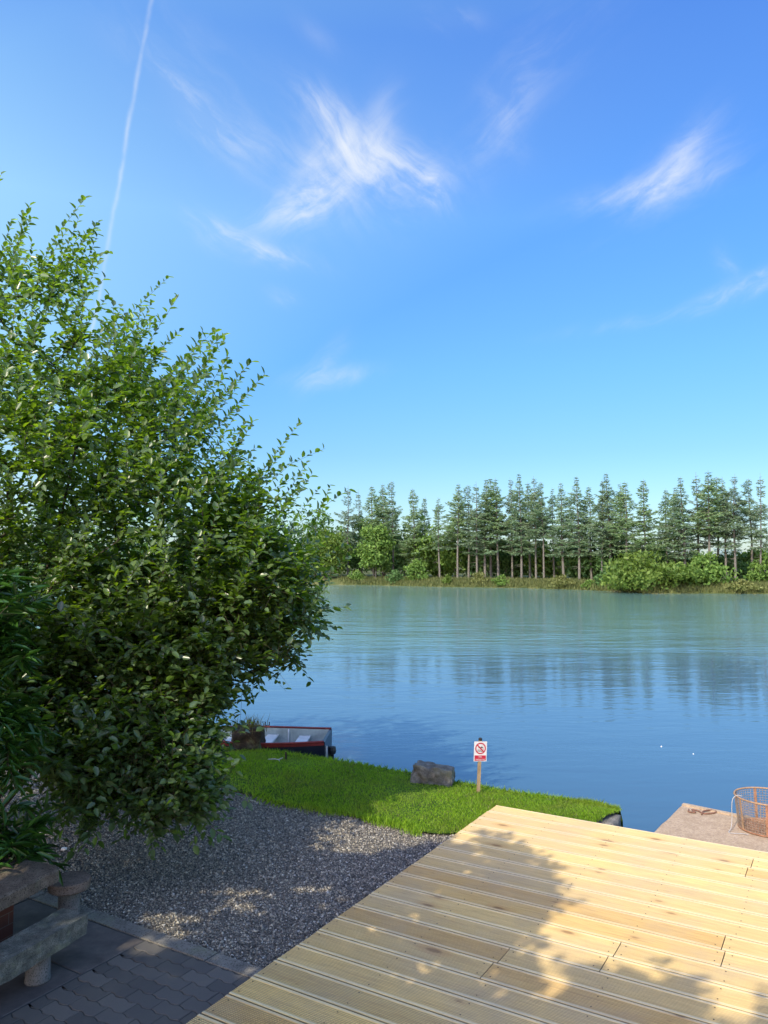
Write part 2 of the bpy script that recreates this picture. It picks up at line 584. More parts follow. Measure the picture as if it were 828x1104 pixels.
M['rope'] = m_plain('pale rope', (0.42, 0.40, 0.37), 0.9, 0.15, 60)
M['rope_brown'] = m_plain('brown rope', (0.22, 0.11, 0.07), 0.9, 0.2, 60)
M['float'] = m_plain('white float', (0.8, 0.8, 0.8), 0.5, 0.03)

# ------------------------------------------------------------------ the deck's frame: U runs along the boards, V away from the camera
DECK_Z = 0.12
A0 = G(535, 868, DECK_Z)
V2 = Vector((0.512, 0.859)).normalized()
U2 = Vector((V2.y, -V2.x))


def D(u, v, z=0.0):
    return Vector((A0.x + u * U2.x + v * V2.x, A0.y + u * U2.y + v * V2.y, z))


def uv(p):
    d = Vector((p[0] - A0.x, p[1] - A0.y))
    return d.dot(U2), d.dot(V2)


DECK_RZ = math.atan2(U2.y, U2.x)

# ------------------------------------------------------------------ shores
WZ = -0.33                                # lake level


def lerp_poly(pts, x):
    if x <= pts[0][0]: return pts[0][1]
    for (x0, y0), (x1, y1) in zip(pts[:-1], pts[1:]):
        if x <= x1: return y0 + (y1 - y0) * (x - x0) / (x1 - x0)
    return pts[-1][1]


fs = [G(px, py, WZ) for px, py in ((-900, 627), (-200, 628), (200, 629), (360, 630.5), (400, 631), (480, 633), (560, 634), (640, 636.5), (700, 640), (760, 640), (828, 640.5), (900, 642), (1100, 646))]
FAR = [(-900, 300.0), (-300, 150.0)] + [(p.x, p.y) for p in fs] + [(160, 42.0), (900, -60.0)]
U_PX = [(-420, 772), (-150, 776), (0, 785), (150, 795), (240, 803), (300, 808), (355, 815.5), (440, 829), (530, 848.5), (600, 859.5), (640, 865), (668, 872)]
L_PX = [(-420, 790), (-150, 796), (0, 806), (100, 820), (190, 838), (236, 848), (300, 866), (343, 873), (392, 883), (440, 894), (492, 900), (640, 889)]
UP = [G(x, y + (4.5 if x < 500 else 2.5), 0.0) for x, y in U_PX]
LP = [G(x, y, 0.0) for x, y in L_PX]
NEAR = [(-900, 14.0), (-60, 14.0)] + [(p.x, p.y - 0.45) for p in UP[:10]] + [(A0.x + 0.35, A0.y - 0.45), (D(8, 0).x, D(8, 0).y - 0.5), (60, -20), (900, -200)]


def ground_height(x, y):
    yn, yf = lerp_poly(NEAR, x), lerp_poly(FAR, x)
    if y <= yn: return -0.05
    if y < yf:
        t = min(1, (y - yn) / 0.5)
        s = min(1, max(0, (yf - y) / 2.5))
        return max(-1.4, -0.05 - 1.4 * t) if s >= 1 else WZ - 0.02 - 1.0 * s
    d = y - yf
    return WZ - 0.02 + 0.75 * (1 - math.exp(-d / 1.6)) + 0.25 * (1 - math.exp(-d / 12))


def axis(dense, lo, hi, step, far):
    a = list(np.arange(lo, hi, step))
    s, x = step, hi
    while x < far:
        a.append(x)
        s *= 1.22
        x += s
    s, x, b = step, lo, []
    while x > -far:
        s *= 1.22
        x -= s
        b.append(x)
    return np.array(b[::-1] + a + [far])


gx = axis(0, -20, 16, 0.5, 3000)
gy = np.concatenate([np.arange(-40, 4, 4), np.arange(4, 16, 0.3), np.arange(16, 60, 4), np.arange(60, 112, 0.8), 112 + np.cumsum(1.5 * 1.2 ** np.arange(32))])
V = [(x, y, ground_height(x, y)) for y in gy for x in gx]
nx = len(gx)
F = [(j * nx + i, j * nx + i + 1, (j + 1) * nx + i + 1, (j + 1) * nx + i) for j in range(len(gy) - 1) for i in range(nx - 1)]
tag(np_mesh('ground', V, np.array(F), M['bank'], smooth=True), kind='structure')
tag(MB().add([(-1500, 4, WZ), (1500, -300, WZ), (1500, 60, WZ), (100, 160, WZ), (-1500, 420, WZ)], [(0, 1, 2, 3, 4)]).build('lake_water', M['water']), kind='structure')


# lawn: strip between the gravel edge and the shore, a little domed, with a bank going down into the water
def resample(pts, n):
    out = []
    segs = len(pts) - 1
    for i in range(n):
        t = i / (n - 1) * segs
        k = min(int(t), segs - 1)
        f = t - k
        p0, p1, p2, p3 = pts[max(k - 1, 0)], pts[k], pts[k + 1], pts[min(k + 2, segs)]
        out.append(0.5 * ((2 * p1) + (p2 - p0) * f + (2 * p0 - 5 * p1 + 4 * p2 - p3) * f * f + (3 * p1 - p0 - 3 * p2 + p3) * f ** 3))
    return out


NS, NTT = 140, 26
Ls, Us = resample(LP, NS), resample(UP, NS)


def lawn_point(i, t):
    a, b = Ls[i], Us[i]
    p = a.lerp(b, t)
    z = 0.012 + 0.05 * max(0.0, math.sin(min(1, max(0, t) * 1.15) * math.pi)) ** 0.8 * min(1, (b - a).length) + 0.012 * mnoise.noise(Vector((p.x * 1.7, p.y * 1.7, 0)))
    return Vector((p.x, p.y, z))


V, F = [], []
for i in range(NS):
    wob = 0.07 * mnoise.noise(Vector((Ls[i].x * 2.3, Ls[i].y * 2.3, 3.0)))
    wob2 = 0.05 * mnoise.noise(Vector((Us[i].x * 3.1, Us[i].y * 3.1, 8.0)))
    for j in range(NTT):
        t = j / (NTT - 1)
        p = lawn_point(i, t)
        p.y += wob * (1 - t) + wob2 * t
        V.append(tuple(p))
    e = V[-1]
    out = (Us[i] - Ls[i]).normalized()
    V.append((e[0] + out.x * 0.05, e[1] + out.y * 0.05, -0.10 + 0.04 * mnoise.noise(Vector((e[0] * 4, e[1] * 4, 1)))))
    V.append((e[0] + out.x * 0.10, e[1] + out.y * 0.10, -0.9))
W_ = NTT + 2
for i in range(NS - 1):
    for j in range(W_ - 1):
        F.append((i * W_ + j, (i + 1) * W_ + j, (i + 1) * W_ + j + 1, i * W_ + j + 1))
tag(np_mesh('lawn_ground', V, np.array(F), M['lawn'], smooth=True), kind='structure')


# grass blades
def blades(name, P, h, w, material, lean=0.5, parent=None, z_dir=None):
    n = len(P)
    a = rng.uniform(0, 2 * np.pi, n)
    la = rng.uniform(0, 2 * np.pi, n)
    ln = rng.uniform(0.05, lean, n) * h
    side = np.stack([np.cos(a), np.sin(a), np.zeros(n)], 1) * (w / 2)[:, None]
    tip = P + np.stack([np.cos(la) * ln, np.sin(la) * ln, h], 1)
    mid = P + np.stack([np.cos(la) * ln * 0.3, np.sin(la) * ln * 0.3, h * 0.55], 1)
    Vv = np.stack([P - side, P + side, mid + side * 0.8, tip, mid - side * 0.8], 1).reshape(-1, 3)
    idx = np.arange(n)[:, None] * 5
    return np_mesh(name, Vv, np.concatenate([idx + np.array([[0, 1, 2, 3, 4]])]), material, parent)


pts = []
while len(pts) < 95000:
    i = random.randrange(NS // 6, NS - 1)
    t = random.random() ** 0.9
    f = random.random()
    p = lawn_point(i, t).lerp(lawn_point(i + 1, t), f)
    if p.x < -5.5: continue
    edge = min(1, (1 - t) * 8 + 0.5)
    pts.append((p.x + random.gauss(0, 0.02), p.y + random.gauss(0, 0.02) + 0.04 * mnoise.noise(Vector((p.x * 2.3, p.y * 2.3, 3))), p.z - 0.006))
pts = np.array(pts)
u_, v_ = (pts[:, 0] - A0.x) * U2.x + (pts[:, 1] - A0.y) * U2.y, (pts[:, 0] - A0.x) * V2.x + (pts[:, 1] - A0.y) * V2.y
pts = pts[~((u_ > -0.02) & (v_ < 0.03))]
pn = np.array([mnoise.noise(Vector((p[0] * 1.3, p[1] * 1.3, 5))) for p in pts])
h = (0.020 + 0.016 * rng.random(len(pts))) * (1 + 0.6 * pn)
dry = rng.random(len(pts)) < 0.05 + 0.14 * np.clip(pn + 0.1, 0, 1)
tag(blades('dry_grass', pts[dry], h[dry] * 1.1, np.full(dry.sum(), 0.0055), M['reed'], 1.2), 'dry yellowed blades scattered through the lawn', 'grass', kind='stuff')
pts, h = pts[~dry], h[~dry]
tag(blades('lawn_grass', pts, h, np.full(len(pts), 0.0055), M['grass'], 0.9), 'short bright green mown grass on the lake bank', 'grass', kind='stuff')
# ragged longer fringe along the water edge and around the deck corner
fr = []
for k in range(7000):
    i = random.randrange(NS // 3, NS - 1)
    p = lawn_point(i, random.uniform(0.94, 1.03))
    fr.append((p.x, p.y, p.z - 0.03))
for k in range(2600):
    u = random.uniform(-0.02, 1.0)
    p = D(u, random.uniform(0.02, 0.12))
    fr.append((p.x, p.y, 0.0))
for k in range(5200):
    i = random.randrange(NS // 4, NS - 12)
    p = lawn_point(i, random.gauss(0.0, 0.035))
    if mnoise.noise(Vector((p.x * 3.1, p.y * 3.1, 2))) > -0.05: fr.append((p.x, p.y + 0.07 * mnoise.noise(Vector((Ls[i].x * 2.3, Ls[i].y * 2.3, 3.0))), 0.0))
for k in range(1500):
    p = D(random.uniform(-0.10, -0.015), random.uniform(-0.75, 0.05))
    fr.append((p.x, p.y, 0.0))
fr = np.array(fr)
tag(blades('fringe_grass', fr, rng.uniform(0.02, 0.085, len(fr)), np.full(len(fr), 0.006), M['grass'], 0.8), 'longer ragged grass fringing the lake edge and the deck corner', 'grass', kind='stuff')

# gravel bed
gp = [G(85, 972), G(283, 1048)]
PAV_V = sum(uv(p)[1] for p in gp) / 2
V, F = [], []
for i in range(NS):
    a, b = Ls[i], Us[i]
    top = a.lerp(b, 0.25)
    for k in range(12):
        f = k / 11
        V.append((top.x, 3.0 + (top.y - 3.0) * f, -0.016))
for i in range(NS - 1):
    for k in range(11):
        F.append((i * 12 + k, (i + 1) * 12 + k, (i + 1) * 12 + k + 1, i * 12 + k + 1))
tag(np_mesh('gravel_ground', V, np.array(F), M['gravel']), kind='structure')

Lx = np.array([p.x for p in Ls])
Ly = np.array([p.y for p in Ls])
NST = 165000
P = np.zeros((0, 2))
while len(P) < NST:
    q = np.stack([rng.uniform(-7, 1.3, 60000), rng.uniform(4.0, 12.5, 60000)], 1)
    uu = (q[:, 0] - A0.x) * U2.x + (q[:, 1] - A0.y) * U2.y
    vv = (q[:, 0] - A0.x) * V2.x + (q[:, 1] - A0.y) * V2.y
    px, py = proj(np.column_stack([q, np.zeros(len(q))]))
    ok = (vv > PAV_V + 0.01) & (uu < 0.03) & (px > -80) & (px < 560) & (q[:, 1] < np.interp(q[:, 0], Lx, Ly) + 0.06 * rng.standard_normal(len(q)) + 0.03)
    P = np.concatenate([P, q[ok]])
P = P[:NST]
size = np.clip(rng.lognormal(math.log(0.0060), 0.38, NST), 0.003, 0.015)
octa = np.array([(1, 0, 0), (0, 1, 0), (-1, 0, 0), (0, -1, 0), (0, 0, 1), (0, 0, -1)], float)
sc = size[:, None, None] * rng.uniform(0.6, 1.3, (NST, 6, 1))
ang = rng.uniform(0, 2 * np.pi, NST)
tilt = rng.uniform(-0.7, 0.7, NST)
Vs = octa[None] * sc
Vs[:, :, 2] *= 0.75
c, s = np.cos(ang)[:, None], np.sin(ang)[:, None]
ct, st = np.cos(tilt)[:, None], np.sin(tilt)[:, None]
x, y, z = Vs[:, :, 0], Vs[:, :, 1], Vs[:, :, 2]
y, z = y * ct - z * st, y * st + z * ct
x, y = x * c - y * s, x * s + y * c
Vs = np.stack([x + P[:, 0:1], y + P[:, 1:2], z + (-0.012 + 0.3 * size)[:, None]], 2).reshape(-1, 3)
tri = np.array([(0, 1, 4), (1, 2, 4), (2, 3, 4), (3, 0, 4), (1, 0, 5), (2, 1, 5), (3, 2, 5), (0, 3, 5)])
Ft = (np.arange(NST)[:, None, None] * 6 + tri[None]).reshape(-1, 3)
tag(np_mesh('gravel_chippings', Vs, Ft, M['pebble']), 'loose grey chippings covering the gravel track', 'gravel', kind='stuff')

# ------------------------------------------------------------------ paving (uni pavers, flagstones, edging)
tag(MB().box(D(-3.2, PAV_V - 2.6, -0.020), (6.8, 5.2, 0.03), DECK_RZ).build('paving_bed', M['mortar']), kind='structure')
mb = MB()
z1 = 0.0
FLAG_U = uv(G(122, 1033))[0]
L_, H_ = 0.225, 0.1125
row = 0
v = PAV_V - 0.13
while v > PAV_V - 4.0:
    u = 0.02 - (row % 2) * L_ / 2
    while u > FLAG_U + 0.02:
        ua, ub = u - L_ + 0.003, u - 0.003
        if ub > FLAG_U + 0.02:
            top_, bot_ = [], []
            for k in range(9):
                f = k / 8
                du = ua + (ub - ua) * f
                w = 0.009 * math.sin(2 * math.pi * (du / L_ * 2))
                top_.append((du, v - 0.003 + w))
                bot_.append((du, v - H_ + 0.003 + w))
            poly = [D(max(a, FLAG_U), b) for a, b in bot_] + [D(max(a, FLAG_U), b) for a, b in reversed(top_)]
            mb.prism([(p.x, p.y) for p in poly], -0.03, z1 + random.uniform(-0.0015, 0.0015), 0.003)
        u -= L_
    v -= H_
    row += 1
tag(mb.build('block_paving', M['paver']), kind='structure')
mb = MB()
v = PAV_V - 0.128
while v > PAV_V - 4.6:
    hgt = random.uniform(0.42, 0.62)
    u = FLAG_U - 0.008
    while u > -6.2:
        w = random.uniform(0.45, 0.8)
        poly = [D(u - w + 0.006, v - hgt + 0.006), D(u - 0.006, v - hgt + 0.006), D(u - 0.006, v - 0.006), D(u - w + 0.006, v - 0.006)]
        poly = [(p.x + random.uniform(-.006, .006), p.y + random.uniform(-.006, .006)) for p in poly]
        mb.prism(poly, -0.03, 0.002 + random.uniform(-0.003, 0.003), 0.004)
        u -= w
    v -= hgt
tag(mb.build('flagstone_paving', M['flag']), kind='structure')
mb = MB()
u = 0.02
while u > -6.2:
    w = random.uniform(0.55, 0.62)
    poly = [D(u - w + 0.004, PAV_V - 0.122), D(u - 0.004, PAV_V - 0.122), D(u - 0.004, PAV_V), D(u - w + 0.004, PAV_V)]
    mb.prism([(p.x, p.y) for p in poly], -0.06, 0.005 + random.uniform(-0.003, 0.003), 0.006)
    u -= w
tag(mb.build('paving_edge', M['kerb']), kind='structure')

# ------------------------------------------------------------------ the deck
deck = empty('wooden_deck', (A0.x, A0.y, 0), DECK_RZ)
tag(deck, 'pale new timber deck of ridged boards beside the gravel', 'deck')
PER, BW = 0.2235, 0.2120
NB = 29
mb, sm = MB(), MB()
rd = random.Random(5)
for b in range(NB):
    v1 = -b * PER
    v0 = v1 - BW
    cuts = [0.0]
    x = rd.choice((1.2, 1.8, 2.4, 3.0, 3.6)) + rd.uniform(-0.02, 0.02)
    while x < 8.4:
        cuts.append(x)
        x += rd.choice((2.4, 3.0, 3.6))
    cuts.append(8.8)
    prof = [(0.0, -0.030), (0.0, -0.003), (0.003, 0.0), (0.020, 0.0)]
    nr = 13
    pit = (BW - 0.040) / nr
    for r in range(nr):
        s0 = 0.020 + r * pit
        prof += [(s0 + pit * 0.14, -0.0055), (s0 + pit * 0.46, -0.0055), (s0 + pit * 0.58, -0.0016), (s0 + pit * 0.98, -0.0016)]
    prof += [(BW - 0.020, 0.0), (BW - 0.003, 0.0), (BW, -0.003), (BW, -0.030)]
    for i, (u0, u1) in enumerate(zip(cuts[:-1], cuts[1:])):
        dz, tl = rd.uniform(-0.0003, 0.0003), rd.uniform(-0.002, 0.002)
        ua, ub = u0 + (0.003 if i else rd.uniform(-0.004, 0.004)), u1 - 0.003
        n = len(prof)
        vs = [(ua, v0 + s, DECK_Z + z + dz + tl * (s - BW / 2)) for s, z in prof] + [(ub, v0 + s, DECK_Z + z + dz + tl * (s - BW / 2)) for s, z in prof]
        fcs = [(k, n + k, n + k + 1, k + 1) for k in range(n - 1)] + [(n - 1, 2 * n - 1, n, 0), tuple(range(n)), tuple(n + k for k in reversed(range(n)))]
        mb.add(vs, fcs)
        for us in [ua + 0.04, ub - 0.04] + [0.6 * k + 0.05 for k in range(1, 15) if ua + 0.1 < 0.6 * k + 0.05 < ub - 0.1]:
            for q in (0.045, BW - 0.045):
                sm.lathe([(0.0045, 0.0), (0.0045, 0.0012)], (us + rd.uniform(-.006, .006), v0 + q, DECK_Z - 0.0006 + dz), 8)
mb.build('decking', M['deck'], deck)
tag(sm.build('screw_head', M['screw'], deck), kind='stuff')
fr = MB()
W = NB * PER
for k in range(15):
    fr.box((0.05 + k * 0.6, -W / 2, DECK_Z - 0.075), (0.045, W - 0.03, 0.085))
fr.box((4.4, -0.035, DECK_Z - 0.075), (8.75, 0.04, 0.085))
fr.box((4.4, -W + 0.035, DECK_Z - 0.075), (8.75, 0.04, 0.085))
fr.build('joist_frame', M['joist'], deck)

# ------------------------------------------------------------------ waterside masonry
# stone wall under the lawn's edge, ends beside the slipway
wall = empty('retaining_wall', G(640, 866, 0))
wl = wall.location.copy()
tag(wall, 'short weathered stone wall end holding the grass bank beside the water gap', 'wall')
top = [G(585, 858.5, 0), G(640, 866, 0), G(667, 871.5, 0)]
bot = [G(585, 858.5, 0) + Vector((-0.02, -0.16, 0)), G(640, 866, 0) + Vector((0, -0.16, 0)), G(655, 876, 0)]
mb = MB()
rd = random.Random(3)
for (a0, a1), (b0, b1) in (((top[0], top[1]), (bot[0], bot[1])), ((top[1], top[2]), (bot[1], bot[2]))):
    n = 3 if a0 is top[0] else 1
    for k in range(n):
        p = [a0.lerp(a1, k / n + 0.01), a0.lerp(a1, (k + 1) / n - 0.01), b0.lerp(b1, (k + 1) / n - 0.01), b0.lerp(b1, k / n + 0.01)]
        c = sum(p, Vector()) / 4
        wd = (p[1] - p[0]).length
        vs, f_ = rough_block((wd, 0.22, 0.46), rd.random() * 10, 0.012, 6, 9)
        rz = math.atan2(p[1].y - p[0].y, p[1].x - p[0].x)
        R = Matrix.Rotation(rz, 3, 'Z')
        mb.add([R @ Vector(q) + c - wl + Vector((0, 0, -0.215)) for q in vs], f_)
vs, f_ = rough_block((0.20, 0.34, 0.44), 4.2, 0.014, 6, 9)
cc = G(655, 881, 0)
mb.add([Matrix.Rotation(DECK_RZ, 3, 'Z') @ Vector(q) + cc - wl + Vector((0, 0, -0.22)) for q in vs], f_)
mb.build('stonework', M['wall'], wall, True)

# concrete sill along the deck's lake side
sill = empty('concrete_sill', D(0.9, 0.30, 0), DECK_RZ)
tag(sill, 'narrow concrete sill along the lake edge of the deck', 'sill')
vs, f_ = rough_block((2.3, 0.30, 0.5), 2.0, 0.006, 12, 6, 0.15)
MB().add([(q[0] + 0.75, q[1] - 0.03, q[2] - 0.27) for q in vs], f_).build('sill_slab', M['kerb'], sill, True)

JZ = -0.02
jb = [G(700, 897, JZ), G(735.5, 866.5, JZ), G(830, 886, JZ)]
e1 = (jb[2] - jb[1]).normalized()
far_end = jb[1] + e1 * 4.0
near_end = Vector((D(5.6, 0.02).x, D(5.6, 0.02).y, JZ))
n0 = Vector((D(uv(jb[0])[0], 0.02).x, D(uv(jb[0])[0], 0.02).y, JZ))
jet = empty('concrete_jetty', jb[1])
tag(jet, 'pinkish concrete jetty slab reaching into the lake beyond the deck', 'jetty')
mb = MB()
pl = [n0, near_end, far_end, jb[1]]
dense = []
for a, b in zip(pl, pl[1:] + pl[:1]):
    k = max(2, int((b - a).length / 0.12))
    for i in range(k):
        p = a.lerp(b, i / k)
        dense.append((p.x - jb[1].x + random.uniform(-.005, .005), p.y - jb[1].y + random.uniform(-.005, .005)))
mb.prism(dense, -0.75, 0.0, 0.012)
mb.build('slab', M['jetty'], jet)
mb = MB()
for k in range(6):                       # worn raised lip at the lake end
    p = jb[1].lerp(far_end, 0.005 + 0.25 * k) - jb[1]
    q = jb[1].lerp(far_end, 0.005 + 0.25 * k + 0.245) - jb[1]
    if k < 4:
        c = (p + q) / 2
        R = Matrix.Rotation(math.atan2(e1.y, e1.x), 3, 'Z')
        mb.box(c + R @ Vector((0, -0.035, 0.006)), ((q - p).length, 0.06, 0.018), M=R)
mb.build('edge_lip', M['jetty'], jet)

# ------------------------------------------------------------------ wire basket on the jetty
bc = G(829, 894, JZ)
bas = empty('wire_basket', (bc.x, bc.y, JZ))
tag(bas, 'round rusty wire basket standing on the concrete jetty', 'basket')
R0, R1, BH = 0.275, 0.305, 0.315


def ring(r, z, n=40):
    return [(r * math.cos(2 * math.pi * k / n), r * math.sin(2 * math.pi * k / n), z) for k in range(n)]


MB().tube(ring(R1, BH), 0.009, 6, closed=True).build('rim', M['rust_pale'], bas, True)
MB().tube(ring(R0, 0.012), 0.008, 6, closed=True).build('foot_ring', M['rust'], bas, True)
for k in range(7):
    w = math.radians(190 + k * 51.4)
    a = Vector((R0 * math.cos(w), R0 * math.sin(w), 0.005))
    b = Vector((R1 * math.cos(w), R1 * math.sin(w), BH))
    up = MB()
    tdir = Vector((-math.sin(w), math.cos(w), 0)) * 0.011
    nd = Vector((math.cos(w), math.sin(w), 0)) * 0.003
    up.add([a - tdir - nd, a + tdir - nd, a + tdir + nd, a - tdir + nd, b - tdir - nd, b + tdir - nd, b + tdir + nd, b - tdir + nd],
           [(3, 2, 1, 0), (4, 5, 6, 7), (0, 1, 5, 4), (1, 2, 6, 5), (2, 3, 7, 6), (3, 0, 4, 7)])
    up.build('upright', M['rust_pale'] if k % 3 == 0 else M['rust'], bas)
mb = MB()
for k in range(64):
    w = 2 * math.pi * k / 64
    j = random.uniform(-0.02, 0.02)
    mb.tube([(R0 * math.cos(w), R0 * math.sin(w), 0.01), ((R0 + R1) / 2 * math.cos(w + j), (R0 + R1) / 2 * math.sin(w + j), BH / 2), (R1 * math.cos(w), R1 * math.sin(w), BH)], 0.0022, 4, False)
for k in range(1, 13):
    f = k / 13
    mb.tube(ring(R0 + (R1 - R0) * f, BH * f, 36), 0.0022, 4, closed=True)
mb.build('wire_mesh', M['wire'], bas)
mb = MB()
for k in range(-9, 10):
    x = k * 0.03
    w = math.sqrt(R0 ** 2 - x * x)
    mb.tube([(x, -w, 0.014), (x, w, 0.014)], 0.003, 4)
    mb.tube([(-w, x, 0.018), (w, x, 0.018)], 0.003, 4)
mb.build('base_grid', M['rust'], bas)

# ropes
rp = G(797, 860, 0.25)
c0 = Vector((bc.x - R1, bc.y, JZ + BH))
pr = empty('pale_rope', c0)
tag(pr, 'thin pale rope hanging from the basket rim down to the jetty', 'rope')
pp = [Vector((0.05, 0.0, 0.004)), Vector((0.0, 0.0, 0.012)), Vector((-0.045, -0.005, -0.02)), Vector((-0.06, -0.01, -0.10)), Vector((-0.062, -0.015, -0.2)), Vector((-0.09, -0.05, -BH + 0.03)), Vector((-0.14, -0.12, -BH + 0.008)), Vector((-0.02, -0.15, -BH + 0.008)), Vector((0.02, -0.17, -BH + 0.008))]
MB().tube(resample(pp, 40), 0.0036, 6).build('cord', M['rope'], pr, True)
rb = G(757, 877, JZ)
br = MB()
pts_ = [(-0.10, 0.10, 0.01), (-0.13, 0.02, 0.012), (-0.07, 0.0, 0.012), (-0.08, 0.07, 0.018), (-0.02, 0.05, 0.012), (0.0, -0.03, 0.01), (0.10, -0.02, 0.01), (0.16, 0.03, 0.01), (0.12, 0.07, 0.012), (0.03, 0.03, 0.016), (-0.03, -0.06, 0.01)]
o = br.tube(resample([Vector(p) for p in pts_], 60), 0.0075, 6).build('brown_rope', M['rope_brown'], None, True)
o.location = (rb.x, rb.y, JZ)
tag(o, 'short loose coil of brown rope lying on the jetty', 'rope')
for px, py, s, lab in ((713, 805, 0.013, 'tiny white float on the lake, the one nearer the sign'), (747.5, 813, 0.011, 'tiny white float on the lake, the one nearer the basket')):
    p = G(px, py, WZ)
    o = MB().lathe([(0.2 * s, -0.5 * s), (0.8 * s, -0.25 * s), (s, 0.1 * s), (0.7 * s, 0.55 * s), (0.25 * s, 0.75 * s), (0.2 * s, 1.2 * s)], (0, 0, 0), 12).build('white_float', M['float'], None, True)
    o.location = p
    tag(o, lab, 'float', 'white floats on the lake')

# ------------------------------------------------------------------ sign
sb = G(516, 853.5, 0.05)
sign = empty('warning_sign', (sb.x, sb.y, 0.03), 0.0)
sign.rotation_euler = (0.0, math.radians(2.8), math.radians(12))
tag(sign, 'small no swimming sign on a wooden post in the grass', 'sign')
MB().box((0, 0.012, 0.28), (0.034, 0.026, 0.60)).build('post', M['post'], sign)
MB().lathe([(0.020, 0.0), (0.021, 0.022), (0.012, 0.030)], (0, 0.012, 0.58), 12).build('post_cap', M['black'], sign)
pw, ph, pz = 0.150, 0.218, 0.462
brd = MB().box((0, -0.004, pz), (pw, 0.004, ph)).build('sign_board', M['sign_white'], sign)


def flat_ring(r0, r1, c, y, n=40):
    vs, f_ = [], []
    for k in range(n):
        w = 2 * math.pi * k / n
        vs += [(c[0] + r0 * math.cos(w), y, c[1] + r0 * math.sin(w)), (c[0] + r1 * math.cos(w), y, c[1] + r1 * math.sin(w))]
    for k in range(n):
        l = (k + 1) % n
        f_.append((2 * k, 2 * l, 2 * l + 1, 2 * k + 1))
    return vs, f_


rc = (0, pz + 0.034)
mb = MB()
mb.add(*flat_ring(0.050, 0.063, rc, -0.0075))
d = 0.0365
mb.add([(rc[0] - d - .005, -0.0078, rc[1] + d - .005), (rc[0] - d + .005, -0.0078, rc[1] + d + .005), (rc[0] + d + .005, -0.0078, rc[1] - d + .005), (rc[0] + d - .005, -0.0078, rc[1] - d - .005)], [(0, 3, 2, 1)])
mb.build('prohibition_ring', M['sign_red'], brd)
mb = MB()                                    # swimmer: head, arm, body and two waves
hd = [(rc[0] - 0.016 + 0.010 * math.cos(a), -0.0070, rc[1] + 0.012 + 0.010 * math.sin(a)) for a in np.linspace(0, 2 * math.pi, 16, endpoint=False)]
mb.add(hd, [tuple(range(16))])
mb.add([(rc[0] - 0.006, -0.0070, rc[1] + 0.006), (rc[0] + 0.012, -0.0070, rc[1] + 0.022), (rc[0] + 0.036, -0.0070, rc[1] + 0.004), (rc[0] + 0.030, -0.0070, rc[1] - 0.002), (rc[0] + 0.013, -0.0070, rc[1] + 0.010), (rc[0] + 0.006, -0.0070, rc[1] - 0.006)], [(0, 1, 2, 3, 4, 5)])
for q, zz in enumerate((-0.014, -0.028)):
    vs = []
    ks = np.linspace(-1, 1, 21)
    for a in ks: vs.append((rc[0] + a * 0.036, -0.0070, rc[1] + zz + 0.004 * math.sin(a * 9 + q)))
    for a in ks[::-1]: vs.append((rc[0] + a * 0.036, -0.0070, rc[1] + zz - 0.006 + 0.004 * math.sin(a * 9 + q)))
    mb.add(vs, [(i, i + 1, 40 - i, 41 - i) for i in range(20)])
mb.build('swimmer_symbol', M['sign_black'], brd)
tb = MB().box((0, -0.0068, pz - 0.072), (0.132, 0.0016, 0.058)).build('text_panel', M['sign_red'], brd)
for txt, z_, sz in (('No', pz - 0.066, 0.030), ('swimming', pz - 0.093, 0.026)):
    cu = bpy.data.curves.new('lettering', 'FONT')
    cu.body = txt
    cu.size = sz
    cu.align_x = 'CENTER'
    tmp = bpy.data.objects.new('lettering', cu)
    COL.objects.link(tmp)
    bpy.context.view_layer.update()
    me = bpy.data.meshes.new_from_object(tmp.evaluated_get(bpy.context.evaluated_depsgraph_get()))
    bpy.data.objects.remove(tmp)
    me.materials.clear()
    me.materials.append(M['sign_white'])
    o = bpy.data.objects.new('lettering', me)
    COL.objects.link(o)
    o.parent = brd
    o.location = (0, -0.0084, z_)
    o.rotation_euler = (math.radians(90), 0, 0)

# ------------------------------------------------------------------ stone block and small things on the lawn
p = G(469, 845, 0.04)
vs, f_ = rough_block((0.48, 0.30, 0.20), 1.3, 0.030, 20, 9, 0.30)
o = MB().add(vs, f_).build('stone_block', M['boulder'], None, True)
o.location = (p.x, p.y + 0.13, 0.115)
o.rotation_euler = (math.radians(-4), math.radians(4), math.radians(-14))
tag(o, 'squared grey stone block lying on the grass near the sign', 'stone')

p = G(266, 807.5, 0.03)
st = empty('overgrown_stump', (p.x, p.y + 0.15, 0.0))
tag(st, 'dark rotten stump with reeds growing out of it by the boat', 'stump')
vs, f_ = rough_block((0.40, 0.34, 0.36), 6.1, 0.05, 12, 6, 0.5)
MB().add([(a, b, c + 0.13) for a, b, c in vs], f_).build('block', M['stump'], st, True)
n = 150
P = np.stack([rng.normal(0.02, 0.10, n), rng.normal(0, 0.08, n), np.full(n, 0.24)], 1)
blades('reed_tuft', P, rng.uniform(0.06, 0.26, n), np.full(n, 0.010), M['reed'], 0.55, st)
p = G(308, 817, 0.05)
o = MB().tube([(0, 0, -0.05), (0.004, 0, 0.04), (0.0, 0.003, 0.085)], [0.016, 0.014, 0.012], 8).build('wooden_peg', M['stump'], None)
o.location = (p.x, p.y, 0.04)
tag(o, 'short dark peg driven into the grass in front of the boat', 'peg')
p = G(298, 820, 0.05)
o = MB().tube([(-0.11, 0.02, 0.03), (-0.03, 0.0, 0.04), (0.03, -0.01, 0.035), (0.08, 0.03, 0.05)], [0.006, 0.008, 0.007, 0.004], 6).tube([(0.03, -0.01, 0.035), (0.05, -0.05, 0.02)], [0.006, 0.003], 6).build('fallen_twig', M['rope'], None)
o.location = (p.x, p.y, 0.03)
